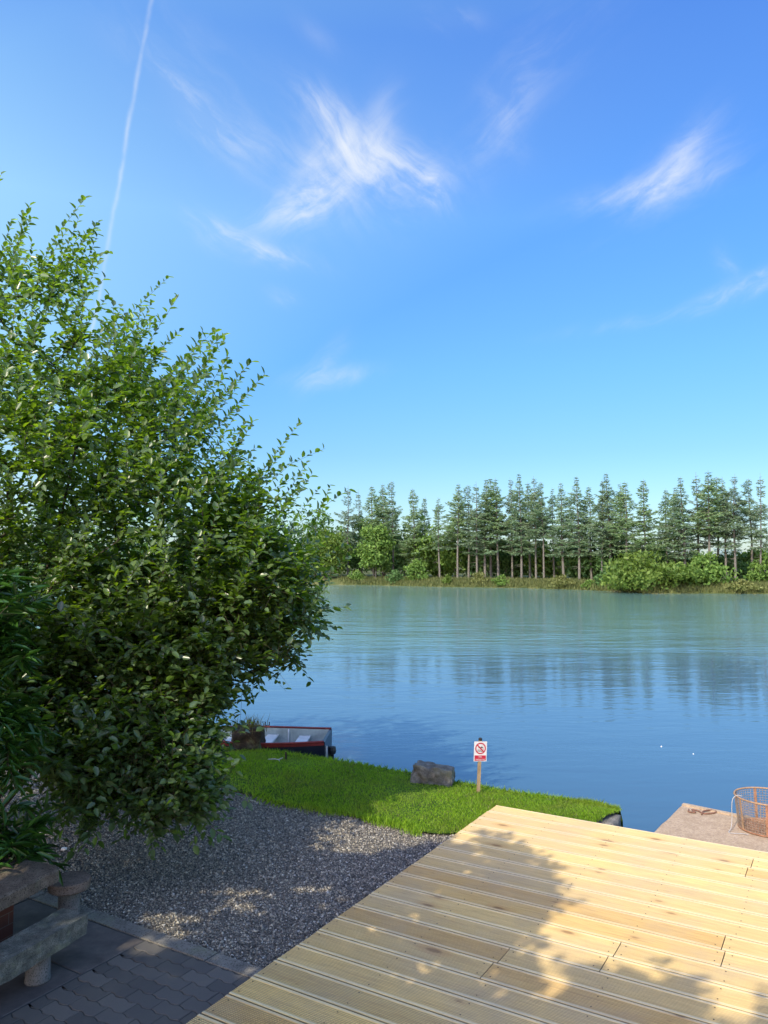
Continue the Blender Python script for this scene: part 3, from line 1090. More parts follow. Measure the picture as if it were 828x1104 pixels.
tag(o, 'pale bare twig lying on the grass near the stump', 'twig')
p = G(69, 916)
vs, f_ = rough_block((0.05, 0.035, 0.02), 9.0, 0.006, 4, 20, 0.6)
o = MB().add(vs, f_).build('white_pebble', M['float'], None, True)
o.location = (p.x, p.y, 0.008)
tag(o, 'single white pebble on the shaded gravel behind the stone table', 'pebble')

# ------------------------------------------------------------------ rowing boat
stern = G(351, 801.0, 0.08)
bt = empty('rowing_boat', (stern.x, stern.y + 0.42, WZ), math.radians(-3))
tag(bt, 'small rowing boat with red gunwale and white inside moored at the bank', 'boat')
LB = 2.15
NSX = 26


def half_beam(s):                      # s = 0 at the transom, 1 at the bow
    return 0.43 * (1 + 0.30 * math.sin(min(1, s * 1.35) * math.pi * 0.75)) * (1 - max(0, (s - 0.45) / 0.55) ** 2.4) * 0.98 + 0.004


def sheer(s):
    return 0.41 + 0.10 * (s - 0.35) ** 2 + 0.10 * max(0, s - 0.6) ** 1.5


def section(s, f, inset=0.0):          # f = 0 keel .. 1 gunwale
    w = max(0.002, half_beam(s) - inset)
    zk = -0.12 + 0.25 * max(0, (s - 0.75) / 0.25) ** 2 + inset
    y = w * (math.sin(min(1, f * 1.25) * math.pi / 2) ** 0.75) * (0.86 + 0.14 * f)
    z = zk + (sheer(s) - zk) * (f ** 1.35)
    return y, z


NF = 10


def hull_sheet(f0, f1, inset, s1=1.0, flip=False):
    vs, f_ = [], []
    fr_ = [f0 + (f1 - f0) * k / NF for k in range(NF + 1)]
    ring_ = [(-1, f) for f in reversed(fr_)] + [(1, f) for f in fr_]
    n = len(ring_)
    for i in range(NSX + 1):
        s = s1 * i / NSX
        for sd, f in ring_:
            y, z = section(s, f, inset)
            vs.append((-LB * s * (1 - 0.02 * (1 - f)), sd * y, z))
    for i in range(NSX):
        for k in range(n - 1):
            if f0 > 0 and k == NF: continue
            q = (i * n + k, i * n + k + 1, (i + 1) * n + k + 1, (i + 1) * n + k)
            f_.append(q if not flip else q[::-1])
    return vs, f_


MB().add(*hull_sheet(0.0, 0.94, 0.0)).build('hull', M['boat_dark'], bt, True)
MB().add(*hull_sheet(0.94, 1.0, -0.004)).build('red_strake', M['boat_red'], bt, True)
MB().add(*hull_sheet(0.06, 0.995, 0.022, 0.97, True)).build('lining', M['boat_pale'], bt, True)
for sd in (-1, 1):
    gp_ = []
    for i in range(NSX + 1):
        s = i / NSX
        y, z = section(s, 1.0)
        gp_.append((-LB * s, sd * y, z + 0.008))
    MB().tube(gp_, 0.015, 8).build('gunwale', M['boat_red'], bt, True)
prof = [section(0, k / 12) for k in range(13)]
poly = [(-y, z) for y, z in reversed(prof)] + [(y, z) for y, z in prof]
n = len(poly)
tr = MB().add([(0.012, y, z) for y, z in poly] + [(-0.03, y * 0.985, z) for y, z in poly],
              [tuple(range(n)), tuple(n + k for k in reversed(range(n)))] + [(k, n + k, n + (k + 1) % n, (k + 1) % n) for k in range(n)])
tr.build('transom', M['boat_dark'], bt)
MB().add([(-0.034, y * 0.93, z * 0.97 + 0.005) for y, z in poly], [tuple(range(n))[::-1]]).build('transom_lining', M['boat_white'], bt)
for xs in (-0.40, -0.90, -1.45):
    s = -xs / LB
    y, z = section(s, 0.80, 0.022)
    MB().box((xs, 0, 0.30), (0.17, 2 * half_beam(s) - 0.075, 0.025)).build('thwart', M['boat_white'], bt)
for xs in (-0.66, -1.18):
    s = -xs / LB
    rbv = []
    for k in range(-8, 9):
        y, z = section(s, 0.12 + 0.86 * abs(k) / 8, 0.030)
        rbv.append((xs, math.copysign(y, k) if k else 0, z))
    MB().tube(rbv, 0.014, 6).build('rib', M['boat_white'], bt, True)
MB().box((0.028, -0.33, 0.12), (0.022, 0.022, 0.46)).build('stern_bracket', M['boat_white'], bt)
MB().box((0.05, 0.05, -0.04), (0.07, 0.04, 0.36)).lathe([(0.05, 0.15), (0.06, 0.2), (0.05, 0.25)], (0.06, 0.05, 0), 10).build('rudder', M['black'], bt)
MB().tube([(-0.30, -0.30, 0.24), (-0.16, -0.08, 0.27), (0.0, 0.22, 0.35)], 0.013, 6).build('tiller', M['black'], bt)
for xs in (-1.0,):
    for sd in (-1, 1):
        y, z = section(-xs / LB, 1.0)
        MB().tube([(xs - 0.03, sd * y, z + 0.08), (xs - 0.03, sd * y, z + 0.03), (xs, sd * y, z + 0.02), (xs + 0.03, sd * y, z + 0.03), (xs + 0.03, sd * y, z + 0.08)], 0.008, 6).build('rowlock', M['black'], bt)

# ------------------------------------------------------------------ stone table, bench and stool
TZ = 0.53
tc = G(66, 935, TZ)                       # its corner nearest the gravel
wv = Vector((0.38, 0.925)).normalized()
qv = Vector((wv.y, -wv.x))
t_rz = math.atan2(qv.y, qv.x)
tb = empty('stone_table', (tc.x - 0.6 * qv.x - 0.7 * wv.x, tc.y - 0.6 * qv.y - 0.7 * wv.y, 0), t_rz)
tag(tb, 'heavy stone table with thick worn top on a brick base', 'table')
outline = []
cor = [(0.565, 0.72), (0.605, 0.675), (0.615, 0.0), (0.60, -0.66), (0.55, -0.70), (-0.50, -0.70), (-0.62, -0.58), (-0.62, 0.56), (-0.50, 0.76), (0.0, 0.735)]
for (x0, y0), (x1, y1) in zip(cor, cor[1:] + cor[:1]):
    k = max(2, int(math.hypot(x1 - x0, y1 - y0) / 0.05))
    for i in range(k):
        f = i / k
        outline.append((x0 + (x1 - x0) * f + random.uniform(-.006, .006), y0 + (y1 - y0) * f + random.uniform(-.006, .006)))
MB().prism(outline, TZ - 0.085, TZ, 0.012).build('table_top', M['top_stone'], tb)
MB().box((0, 0, (TZ - 0.087) / 2), (0.84, 0.95, TZ - 0.087)).build('base', M['brick'], tb)

BZ = 0.30
be = G(92, 986, BZ)
bench = empty('stone_bench', (be.x, be.y, 0), t_rz)
tag(bench, 'rough granite bench slab on short round legs beside the table', 'bench')
vs, f_ = rough_block((0.22, 1.55, 0.125), 3.3, 0.0055, 34, 22, 0.06)
MB().add([(a - 0.10, b - 0.76, c + BZ - 0.0625) for a, b, c in vs], f_).build('seat', M['granite'], bench)
for yy in (-0.28, -1.25):
    MB().lathe([(0.078, 0.0), (0.078, 0.01), (0.074, 0.02), (0.074, BZ - 0.10)], (-0.11, yy, 0), 24).build('leg', M['column'], bench, True)

sp = G(75, 947, BZ + 0.01)
stool = empty('stone_stool', (sp.x, sp.y, 0))
tag(stool, 'round stone stool on a single column behind the bench', 'stool')
pr_ = [(0.05, 0.236), (0.136, 0.240), (0.144, 0.247), (0.146, 0.25), (0.147, 0.301), (0.145, 0.306), (0.138, 0.310)]
MB().lathe(pr_, (0, 0, 0), 32).build('seat', M['seat_stone'], stool)
MB().lathe([(0.082, 0.0), (0.080, 0.02), (0.076, 0.05), (0.074, 0.238)], (0, 0, 0), 24).build('column', M['column'], stool, True)


# ------------------------------------------------------------------ near trees
def unit(a):
    return a / np.maximum(1e-9, np.linalg.norm(a, axis=-1, keepdims=True))


def leaf_mesh(name, P, A, Nn, ln, wr, mat_, parent, curl=0.12):
    """leaves: base P, axis A, face normal Nn, length ln, width ratio wr"""
    A = unit(A)
    S = unit(np.cross(A, Nn))
    Nn = np.cross(S, A)
    w = (ln * wr / 2)[:, None]
    l = ln[:, None]
    fold = 0.35
    b = P
    l1 = P + A * l * 0.30 + S * w * 0.92 + Nn * w * fold
    l2 = P + A * l * 0.68 + S * w * 0.80 + Nn * (w * fold - l * curl * 0.4)
    tp = P + A * l - Nn * l * curl
    r2 = P + A * l * 0.68 - S * w * 0.80 + Nn * (w * fold - l * curl * 0.4)
    r1 = P + A * l * 0.30 - S * w * 0.92 + Nn * w * fold
    Vv = np.stack([b, l1, l2, tp, r2, r1], 1).reshape(-1, 3)
    i = np.arange(len(P))[:, None] * 6
    Fq = np.concatenate([i + np.array([[0, 3, 2, 1]]), i + np.array([[0, 5, 4, 3]])])
    return np_mesh(name, Vv, Fq, mat_, parent)


def skeleton(base_nodes, attractors, seed, sag=0.08, upturn=0.12):
    """joins every attractor to the nearest earlier wood by a gently curved branch; returns nodes, parents, twig list"""
    r = np.random.default_rng(seed)
    pos = [np.array(p, float) for p, _ in base_nodes]
    par = [q for _, q in base_nodes]
    twigs = []
    root = pos[0]
    order = np.argsort(np.linalg.norm(attractors - root, axis=1))
    arr = np.zeros((len(pos) + 8 * len(attractors), 3))
    arr[:len(pos)] = pos
    n = len(pos)
    for a in attractors[order]:
        d = np.linalg.norm(arr[:n] - a, axis=1)
        dr = np.linalg.norm(arr[:n] - root, axis=1)
        da = np.linalg.norm(a - root)
        cost = d + 0.9 * np.maximum(0, dr - da + 0.15) + 0.25 * np.maximum(0, arr[:n, 2] - a[2])
        k = int(np.argmin(cost))
        s = arr[k].copy()
        L = np.linalg.norm(a - s)
        m = int(np.clip(round(L / 0.16), 2, 8))
        side = r.normal(0, 1, 3) * 0.10 * L
        prev = k
        ids = [k]
        for i in range(1, m + 1):
            f = i / m
            p = s + (a - s) * f + side * math.sin(f * math.pi) * 0.8
            p[2] += upturn * L * math.sin(f * math.pi) - sag * L * f * f * 0.5
            arr[n] = p
            par.append(prev)
            prev = n
            ids.append(n)
            n += 1
        twigs.append(ids)
    return arr[:n], par, twigs


def branch_mesh(name, arr, par, twigs, base_ids, mat_, parent, r_tip=0.0028, r_max=0.10, expo=2.3):
    n = len(arr)
    cnt = np.zeros(n)
    isleaf = np.ones(n, bool)
    for p in par:
        if p is not None: isleaf[p] = False
    cnt[isleaf] = 1
    for i in range(n - 1, 0, -1):
        if par[i] is not None: cnt[par[i]] += cnt[i]
    rad = np.minimum(r_max, r_tip * cnt ** (1 / expo))
    mb = MB()
    for ids in base_ids + twigs:
        rr = [rad[i] for i in ids]
        if ids in twigs: rr[0] = min(rr[0], rr[1] * 1.25)
        mx = max(rr)
        mb.tube([arr[i] for i in ids], rr, 9 if mx > 0.03 else 5 if mx > 0.008 else 3, False)
    return mb.build(name, mat_, parent, True)


def twig_leaves(arr, twigs, seed, per=26, sprigs=4, ln=(0.05, 0.085), spread=0.30, droop=0.15):
    """leaf bases, axes and normals along the outer part of every twig and along short side sprigs"""
    r = np.random.default_rng(seed)
    P, A, N_, sprs = [], [], [], []
    for ids in twigs:
        pts = arr[ids]
        seg = np.linalg.norm(np.diff(pts, axis=0), axis=1)
        L = seg.sum()
        end = pts[-1]
        tdir = pts[-1] - pts[-2]
        tdir = tdir / max(1e-6, np.linalg.norm(tdir))
        lines = []
        use = min(0.55, L)
        cum = np.concatenate([[0], np.cumsum(seg)])

        def at(s):
            return np.array([np.interp(s, cum, pts[:, k]) for k in range(3)])
        lines.append((at(L - use), None, [at(L - use + use * k / 5) for k in range(6)]))
        for q in range(sprigs):
            s = L - use * r.uniform(0.05, 0.95)
            b = at(s)
            d = tdir * r.uniform(0.3, 1.0) + r.normal(0, 0.6, 3)
            d[2] += 0.25
            d = d / np.linalg.norm(d)
            l = r.uniform(0.6, 1.2) * spread
            ln_ = [b + d * l * f + np.array([0, 0, -droop * l * f * f]) for f in (0, .25, .5, .75, 1.0)]
            lines.append((b, d, ln_))
            sprs.append(ln_)
        for _, _, lp in lines:
            lp = np.array(lp)
            m = max(4, int(per / (sprigs + 1)))
            for k in range(m):
                f = (k + 0.5 + r.uniform(-.3, .3)) / m
                x = f * (len(lp) - 1)
                i = min(int(x), len(lp) - 2)
                p = lp[i] + (lp[i + 1] - lp[i]) * (x - i)
                t = lp[i + 1] - lp[i]
                t = t / max(1e-6, np.linalg.norm(t))
                sd = np.cross(t, [0, 0, 1.0])
                sd = sd / max(1e-6, np.linalg.norm(sd)) * (1 if k % 2 else -1)
                ax = t * 0.75 + sd * r.uniform(0.5, 1.1) + r.normal(0, 0.28, 3) + np.array([0, 0, -0.05])
                P.append(p)
                A.append(ax)
                N_.append(np.array([0, 0, 1.0]) + r.normal(0, 0.45, 3))
    P, A, N_ = np.array(P), np.array(A), np.array(N_)
    return P, A, N_, r.uniform(ln[0], ln[1], len(P)), sprs


def in_ellipsoids(ells, seed):
    r = np.random.default_rng(seed)
    out = []
    for c, rad, n, shell in ells:
        d = r.normal(0, 1, (n, 3))
        d = d / np.linalg.norm(d, axis=1, keepdims=True)
        q = (shell + (1 - shell) * r.random(n)) ** 0.6
        out.append(np.array(c) + d * q[:, None] * np.array(rad))
    return np.concatenate(out)


def make_tree(name, label, cat, root, stems, attr, seed, leafmat, per=26, sprigs=4, ln=(0.05, 0.085), wr=0.52, spread=0.3, group=None, r_max=0.1, curl=0.12, sag=0.08, droop=0.15, shoots=(), shafts=True):
    e = empty(name, root)
    tag(e, label, cat, group)
    root = np.array(root)
    base, bids = [], []
    for st_ in stems:
        ids = []
        for i, p in enumerate(st_):
            if i == 0 and base:
                ids.append(0)
                continue
            base.append((np.array(p, float) - 0, (ids[-1] if ids else None)))
            ids.append(len(base) - 1)
        bids.append(ids)
    if len(shoots): attr = np.concatenate([attr, np.array([b for b, _, _ in shoots])])
    loc = attr - root
    base = [(p - root, q) for p, q in base]
    arr, par, twigs = skeleton(base, loc, seed, sag)
    P, A, N_, L, sprs = twig_leaves(arr, twigs, seed + 1, per, sprigs, ln, spread, droop)
    r_ = np.random.default_rng(seed + 9)
    P2, A2, N2 = [], [], []
    for b, dr, l in shoots:
        b = b - root
        bend = np.array([r_.normal(0, 0.1), r_.normal(0, 0.1), -0.06]) * l
        lp = [b + dr * l * f + bend * f * f for f in (0, .25, .5, .75, 1.0)]
        sprs.append(lp)
        m = int(l / 0.034)
        sd0 = unit(np.cross(dr, r_.normal(0, 1, 3)))
        sd1 = np.cross(dr, sd0)
        for k in range(m):
            f = (k + 0.6) / m
            w = 2.4 * k
            sd = sd0 * math.cos(w) + sd1 * math.sin(w)
            P2.append(b + dr * l * f + bend * f * f)
            A2.append(dr * 0.7 + sd * r_.uniform(0.6, 1.1) + r_.normal(0, 0.15, 3))
            N2.append(dr * 0.8 - sd * 0.4 + np.array([0, 0, 0.6]) + r_.normal(0, 0.25, 3))
    if P2:
        P, A, N_ = np.concatenate([P, P2]), np.concatenate([A, A2]), np.concatenate([N_, N2])
        L = np.concatenate([L, r_.uniform(ln[0], ln[1], len(P2))])
    if shafts:
        k = shaft_keep(P + A * 0.03 + root, seed + 3)
        P, A, N_, L = P[k], A[k], N_[k], L[k]
        ks = shaft_keep(np.array([sp_[2] for sp_ in sprs]) + root, seed + 4)
        sprs = [sp_ for sp_, q in zip(sprs, ks) if q]
        tk = shaft_keep(np.array([arr[ids[len(ids) // 2]] for ids in twigs]) + root, seed + 5)
    else:
        tk = np.ones(len(twigs), bool)
    b = branch_mesh('trunk', arr, par, [], bids, M['bark'], e, r_max=r_max)
    mb = MB()
    n = len(arr)
    cnt = np.zeros(n)
    isleaf = np.ones(n, bool)
    for p in par:
        if p is not None: isleaf[p] = False
    cnt[isleaf] = 1
    for i in range(n - 1, 0, -1):
        if par[i] is not None: cnt[par[i]] += cnt[i]
    rad = np.minimum(r_max, 0.0026 * cnt ** (1 / 2.3))
    for ids, q in zip(twigs, tk):
        rr = [rad[i] for i in ids]
        if not q and max(rr) < 0.007 and name == 'willow_tree': continue
        rr[0] = min(rr[0], rr[1] * 1.25)
        mb.tube([arr[i] for i in ids], rr, 6 if max(rr) > 0.012 else 3, False)
    for s in sprs:
        mb.tube([s[0], s[2], s[4]], [0.0022, 0.0018, 0.001], 3, False)
    mb.build('branches', M['bark'], e, True)
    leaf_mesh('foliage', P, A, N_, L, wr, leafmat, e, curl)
    return e, len(P)


def inside(poly, x, y):
    c = False
    n = len(poly)
    for i in range(n):
        x0, y0 = poly[i]
        x1, y1 = poly[i - 1]
        if (y0 > y) != (y1 > y) and x < (x1 - x0) * (y - y0) / (y1 - y0) + x0: c = not c
    return c


LIT_DECK = [(556, 868), (600, 889), (640, 902), (660, 918), (745, 934), (690, 948), (610, 955), (572, 972), (595, 985), (560, 1003), (592, 1014), (546, 1030), (620, 1046), (740, 1058), (840, 1070), (1000, 1080), (1000, 860)]
LAWN_LIT = [(405, 886), (400, 868), (440, 858), (540, 856), (680, 868), (680, 900), (480, 905)]
LIT_SPOTS = [(178, 910, 80, 19), (240, 915, 52, 14), (150, 921, 40, 9), (345, 901, 105, 12), (300, 887, 60, 8), (425, 899, 45, 8), (385, 915, 40, 5), (180, 990, 34, 6), (60, 905, 50, 9), (85, 978, 22, 20), (215, 940, 36, 4), (250, 962, 36, 4), (150, 1022, 34, 9), (330, 958, 26, 4), (120, 955, 26, 4), (285, 985, 24, 4), (272, 1046, 12, 3), (185, 1003, 20, 4)]


def is_lit(px, py):
    if inside(LIT_DECK, px, py) or inside(LAWN_LIT, px, py): return True
    return any(((px - a) / c) ** 2 + ((py - b) / d) ** 2 < 2.0 for a, b, c, d in LIT_SPOTS)


def shaft_keep(P, seed):
    """which leaves stay: those in the shafts of sun that reach the lit patches of ground are left out"""
    r = np.random.default_rng(seed)
    g = np.column_stack([P[:, 0] + SHADOW[0] * P[:, 2], P[:, 1] + SHADOW[1] * P[:, 2], np.zeros(len(P))])
    px, py = proj(g)
    px, py = np.nan_to_num(px, nan=-9999), np.nan_to_num(py, nan=-9999)
    wob = 0.25 * np.sin(px * 0.11) + 0.2 * np.sin(py * 0.45 + px * 0.05)
    best = np.full(len(P), 9.0)
    for a, b, c, d in LIT_SPOTS:
        best = np.minimum(best, ((px - a) / c) ** 2 + ((py - b) / d) ** 2)
    best = best + wob
    gone = np.clip(1.9 - best, 0, 1)
    ins = np.zeros(len(P), bool)
    n = len(LAWN_LIT)
    for i in range(n):
        x0, y0 = LAWN_LIT[i]
        x1, y1 = LAWN_LIT[i - 1]
        if y0 == y1: continue
        c = ((y0 > py) != (y1 > py)) & (px < (x1 - x0) * (py - y0) / (y1 - y0) + x0)
        ins ^= c
    gone = np.maximum(gone, ins * 0.96)
    gone = 0.92 * gone * np.clip((P[:, 2] - 0.55) / 1.1, 0, 1)
    return r.random(len(P)) > gone


def sunlit_gaps(a):
    """drops the twigs that would close the gaps through which the sun reaches the ground"""
    keep = []
    for p in a:
        g = np.array([[p[0] + SHADOW[0] * p[2], p[1] + SHADOW[1] * p[2], 0.0]])
        px, py = proj(g)
        keep.append(p[2] < 2.1 or not is_lit(px[0], py[0]))
    return a[np.array(keep)]


# the big willow on the lawn's left: a dome leaning to the right over the bank
ells = [((-4.3, 7.9, 3.5), (2.4, 1.9, 2.6), 500, 0.2),
        ((-3.05, 7.5, 3.2), (1.65, 1.4, 1.8), 340, 0.15),
        ((-1.85, 7.3, 2.45), (1.22, 1.1, 1.1), 430, 0.10),
        ((-3.2, 6.9, 1.9), (1.6, 1.0, 1.0), 420, 0.0),
        ((-2.7, 6.6, 1.3), (1.15, 0.75, 0.62), 260, 0.0),
        ((-2.15, 6.6, 1.15), (0.62, 0.5, 0.62), 160, 0.0),
        ((-1.85, 7.1, 1.85), (0.80, 0.7, 0.7), 190, 0.0),
        ((-2.55, 6.4, 0.85), (0.75, 0.4, 0.42), 120, 0.0),
        ((-1.78, 6.7, 1.35), (0.46, 0.4, 0.64), 190, 0.0),
        ((-1.66, 6.35, 0.82), (0.36, 0.3, 0.42), 70, 0.0),
        ((-1.32, 7.3, 2.25), (0.78, 0.8, 0.80), 190, 0.0),
        ((-5.6, 6.6, 3.2), (1.2, 1.2, 2.2), 200, 0.1)]
attr = in_ellipsoids(ells, 11)
attr = attr[attr[:, 2] > 0.42]
attr = sunlit_gaps(attr)
attr = attr[np.array([mnoise.noise(Vector(p) * 1.25 + Vector((3, 9, 1))) < (0.17 if p[2] > 2.2 else 0.45) for p in attr])]
rt = np.array((-4.0, 7.8, 0.0))
stems = [[rt, rt + (0.05, -0.05, 0.5), rt + (0.0, -0.1, 1.2), rt + (-0.2, -0.1, 2.2), rt + (-0.2, 0.0, 3.2)],
         [rt, rt + (0.4, -0.25, 0.55), rt + (0.95, -0.45, 1.15), rt + (1.5, -0.55, 1.9), rt + (1.9, -0.6, 2.6)],
         [rt, rt + (0.25, -0.35, 0.7), rt + (0.6, -0.6, 1.6), rt + (0.95, -0.6, 2.9), rt + (1.1, -0.6, 3.7)],
         [rt, rt + (-0.4, -0.1, 0.6), rt + (-0.9, -0.2, 1.5), rt + (-1.4, -0.2, 2.6)],
         [rt, rt + (0.5, -0.5, 0.4), rt + (1.0, -0.9, 0.9), rt + (1.5, -1.0, 1.2)]]
rs = np.random.default_rng(77)
shoots = []
for (c, rad, n, sh), m in zip(ells, (150, 110, 60, 20, 10, 10, 14, 0, 0, 0, 16, 50)):
    for _ in range(m):
        dd = unit(rs.normal(0, 1, 3) + np.array([0.25, -0.25, 0.55]))
        b = np.array(c) + dd * np.array(rad) * rs.uniform(0.72, 0.95)
        if b[2] < 0.9: continue
        dr = unit(dd * np.array([0.7, 0.6, 0.3]) + np.array([0.25, -0.05, 0.9]) + rs.normal(0, 0.22, 3))
        shoots.append((b, dr, rs.uniform(0.45, 1.0)))
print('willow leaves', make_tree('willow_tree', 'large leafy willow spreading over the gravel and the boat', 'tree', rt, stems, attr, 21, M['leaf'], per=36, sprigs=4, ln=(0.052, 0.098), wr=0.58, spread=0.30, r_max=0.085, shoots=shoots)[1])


# a second tree stands out of the picture, up-sun of the deck; its crown dapples boards, gravel and paving
cast = []
rs = random.Random(17)
tries = 0
while len(cast) < 2900 and tries < 400000:
    tries += 1
    x, y = rs.uniform(-4.0, 4.8), rs.uniform(1.2, 8.6)
    u, v = uv((x, y))
    z = DECK_Z if (u > 0 and v < 0) else 0.0
    px, py = proj(np.array([[x, y, z]]))
    if not np.isnan(px[0]) and is_lit(px[0], py[0]): continue
    if u > 0 and v > 0: continue
    h = rs.uniform(2.9, 5.0) + 0.5 * math.sin(x * 2 + y)
    c = np.array([x - SHADOW[0] * (h - z), y - SHADOW[1] * (h - z), h])
    q, w = proj(c[None])
    if not np.isnan(q[0]) and (proj(c[None] + np.array([[0.55, 0, 0]]))[0][0] > -10 or c[1] < 0.5 and c[0] > -1.2): continue
    if math.hypot(c[0] + 3.2, c[1] - 1.0) > 4.9: continue
    cast.append(c)
cast = np.array(cast)
rt2 = np.array((-3.9, 1.4, 0.0))
stems = [[rt2, rt2 + (0.05, 0.0, 1.0), rt2 + (0.1, 0.05, 2.1), rt2 + (0.2, 0.1, 3.2)],
         [rt2, rt2 + (0.1, 0.1, 1.6), rt2 + (0.8, 0.2, 2.6), rt2 + (1.7, 0.0, 3.3)],
         [rt2, rt2 + (0.05, 0.2, 1.5), rt2 + (0.0, 1.1, 2.6), rt2 + (-0.3, 2.2, 3.4)],
         [rt2, rt2 + (0.0, -0.1, 1.6), rt2 + (0.3, -1.0, 2.7), rt2 + (0.5, -1.9, 3.5)]]
print('shade leaves', len(cast), make_tree('shade_tree', 'tall leafy tree beside the deck, the one casting dappled shade over the boards', 'tree', rt2, stems, cast, 31, M['shade_leaf'], per=30, sprigs=3, ln=(0.09, 0.13), wr=0.65, spread=0.26, r_max=0.11)[1])

# the long-leaved shrub at the left edge
ells = [((-2.75, 5.15, 2.25), (0.50, 0.5, 0.50), 60, 0.1), ((-2.85, 5.3, 1.45), (0.62, 0.5, 0.42), 60, 0.1), ((-2.75, 5.55, 0.62), (0.35, 0.35, 0.30), 26, 0.1), ((-3.6, 5.6, 1.6), (0.7, 0.6, 1.0), 70, 0.1)]
attr = in_ellipsoids(ells, 5)
rt3 = np.array((-3.35, 5.75, 0.0))
stems = [[rt3, rt3 + (0.1, -0.1, 0.7), rt3 + (0.25, -0.25, 1.4), rt3 + (0.35, -0.4, 2.1)], [rt3, rt3 + (0.2, -0.1, 0.25), rt3 + (0.4, -0.15, 0.45)], [rt3, rt3 + (-0.1, 0, 0.8), rt3 + (-0.2, 0, 1.6)]]
print('shrub leaves', make_tree('long_leaved_shrub', 'dark glossy shrub with long narrow leaves behind the stone table', 'shrub', rt3, stems, attr, 41, M['long_leaf'], per=34, sprigs=3, ln=(0.10, 0.17), wr=0.22, spread=0.2, r_max=0.03, curl=0.25, shafts=False)[1])

# ------------------------------------------------------------------ far shore
def conifer_proto(seed, H=13.0, crown_from=0.42, spread=1.0, thin=1.0):
    r = random.Random(seed)
    tr_ = MB()
    pts_ = [(0.12 * math.sin(k * 0.5 + seed) * k / 10, 0.08 * math.cos(k * 0.7 + seed) * k / 10, H * k / 10) for k in range(11)]
    tr_.tube([(pts_[0][0], pts_[0][1], -0.4)] + pts_, [0.17] + [0.155 * (1 - 0.93 * k / 10) for k in range(11)], 7)
    Vv, Fq = [], []

    def trunk(z):
        k = min(9.999, z / H * 10)
        i = int(k)
        f = k - i
        return Vector(pts_[i]).lerp(Vector(pts_[i + 1]), f)
    z = H * crown_from * r.uniform(0.9, 1.05)
    lop, lopk = r.uniform(0, 6.28), r.uniform(0.15, 0.5)
    while z < H * 0.985:
        rel = (z / H - crown_from) / (1 - crown_from)
        prof = min(1.0, 0.6 + 1.6 * max(0, rel)) * (1 - max(0, rel)) ** 1.05 if rel > 0 else 0.6
        Lmax = 3.0 * spread * prof + 0.06
        nb = r.choice((3, 4, 5, 6))
        a0 = r.uniform(0, 6.28)
        for b in range(nb):
            if r.random() > 0.86 * thin: continue
            a = a0 + 6.283 * b / nb + r.uniform(-0.4, 0.4)
            L = Lmax * r.uniform(0.35, 1.25) * (1 - 0.22 * max(0, rel)) * (1 + lopk * math.cos(a - lop) + 0.3 * math.sin(z * 1.9 + seed))
            up = -0.30 + 0.62 * max(0, rel) + r.uniform(-0.2, 0.2)
            d = Vector((math.cos(a), math.sin(a), 0))
            o = trunk(z)
            sd = Vector((-d.y, d.x, 0))
            bp = [o + d * L * f + Vector((0, 0, up * L * f + 0.22 * L * f * f)) for f in (0, 0.33, 0.66, 1.0)]
            tr_.tube([bp[0], bp[1], bp[3]], [0.03, 0.02, 0.008], 3, False)
            m = max(3, int(L / 0.062))
            for k in range(m):
                f = 0.22 + 0.78 * (k + r.random()) / m
                p = o + d * L * f + Vector((0, 0, up * L * f + 0.22 * L * f * f))
                for s in (-1, 1):
                    l = (0.26 + 0.42 * (1 - f) * min(1, L)) * r.uniform(0.6, 1.35)
                    ax = (sd * s * r.uniform(0.6, 1.0) + d * r.uniform(0.3, 0.8) + Vector((0, 0, r.uniform(-0.75, 0.25)))).normalized()
                    nn = Vector((r.uniform(-1, 1), r.uniform(-1, 1), 0.8)).normalized()
                    wv_ = ax.cross(nn).normalized() * r.uniform(0.032, 0.058)
                    i = len(Vv)
                    Vv += [p - wv_ * 0.6, p + ax * l * 0.55 - wv_, p + ax * l, p + ax * l * 0.55 + wv_]
                    Fq.append((i, i + 1, i + 2, i + 3))
        z += r.uniform(0.17, 0.33)
    for k in range(9):                                # dead snags below the crown
        z = H * r.uniform(0.12, crown_from)
        a = r.uniform(0, 6.28)
        o = trunk(z)
        l = r.uniform(0.3, 1.1)
        tr_.tube([o, o + Vector((math.cos(a) * l, math.sin(a) * l, -0.15 * l))], [0.02, 0.006], 3, False)
    return tr_, np.array([tuple(v) for v in Vv]), np.array(Fq)


def make_conifer(seed, leafmat, **kw):
    t, Vv, Fq = conifer_proto(seed, **kw)
    e = empty('conifer_tree')
    a = t.build('trunk', M['bark_far'], e, True)
    b = np_mesh('crown', Vv, Fq, leafmat, e)
    return e


def dup(root):
    c = root.copy()
    COL.objects.link(c)
    for ch in root.children:
        d_ = ch.copy()
        COL.objects.link(d_)
        d_.parent = c
    return c


def shore_at(px, back):
    """ground point on the far side seen at this column, the given distance behind the shore"""
    k = (px - CX) / F_PX
    y = 95.0
    for _ in range(30): y = 0.5 * y + 0.5 * (lerp_poly(FAR, k * y) + back)
    return Vector((k * y, y, ground_height(k * y, y)))


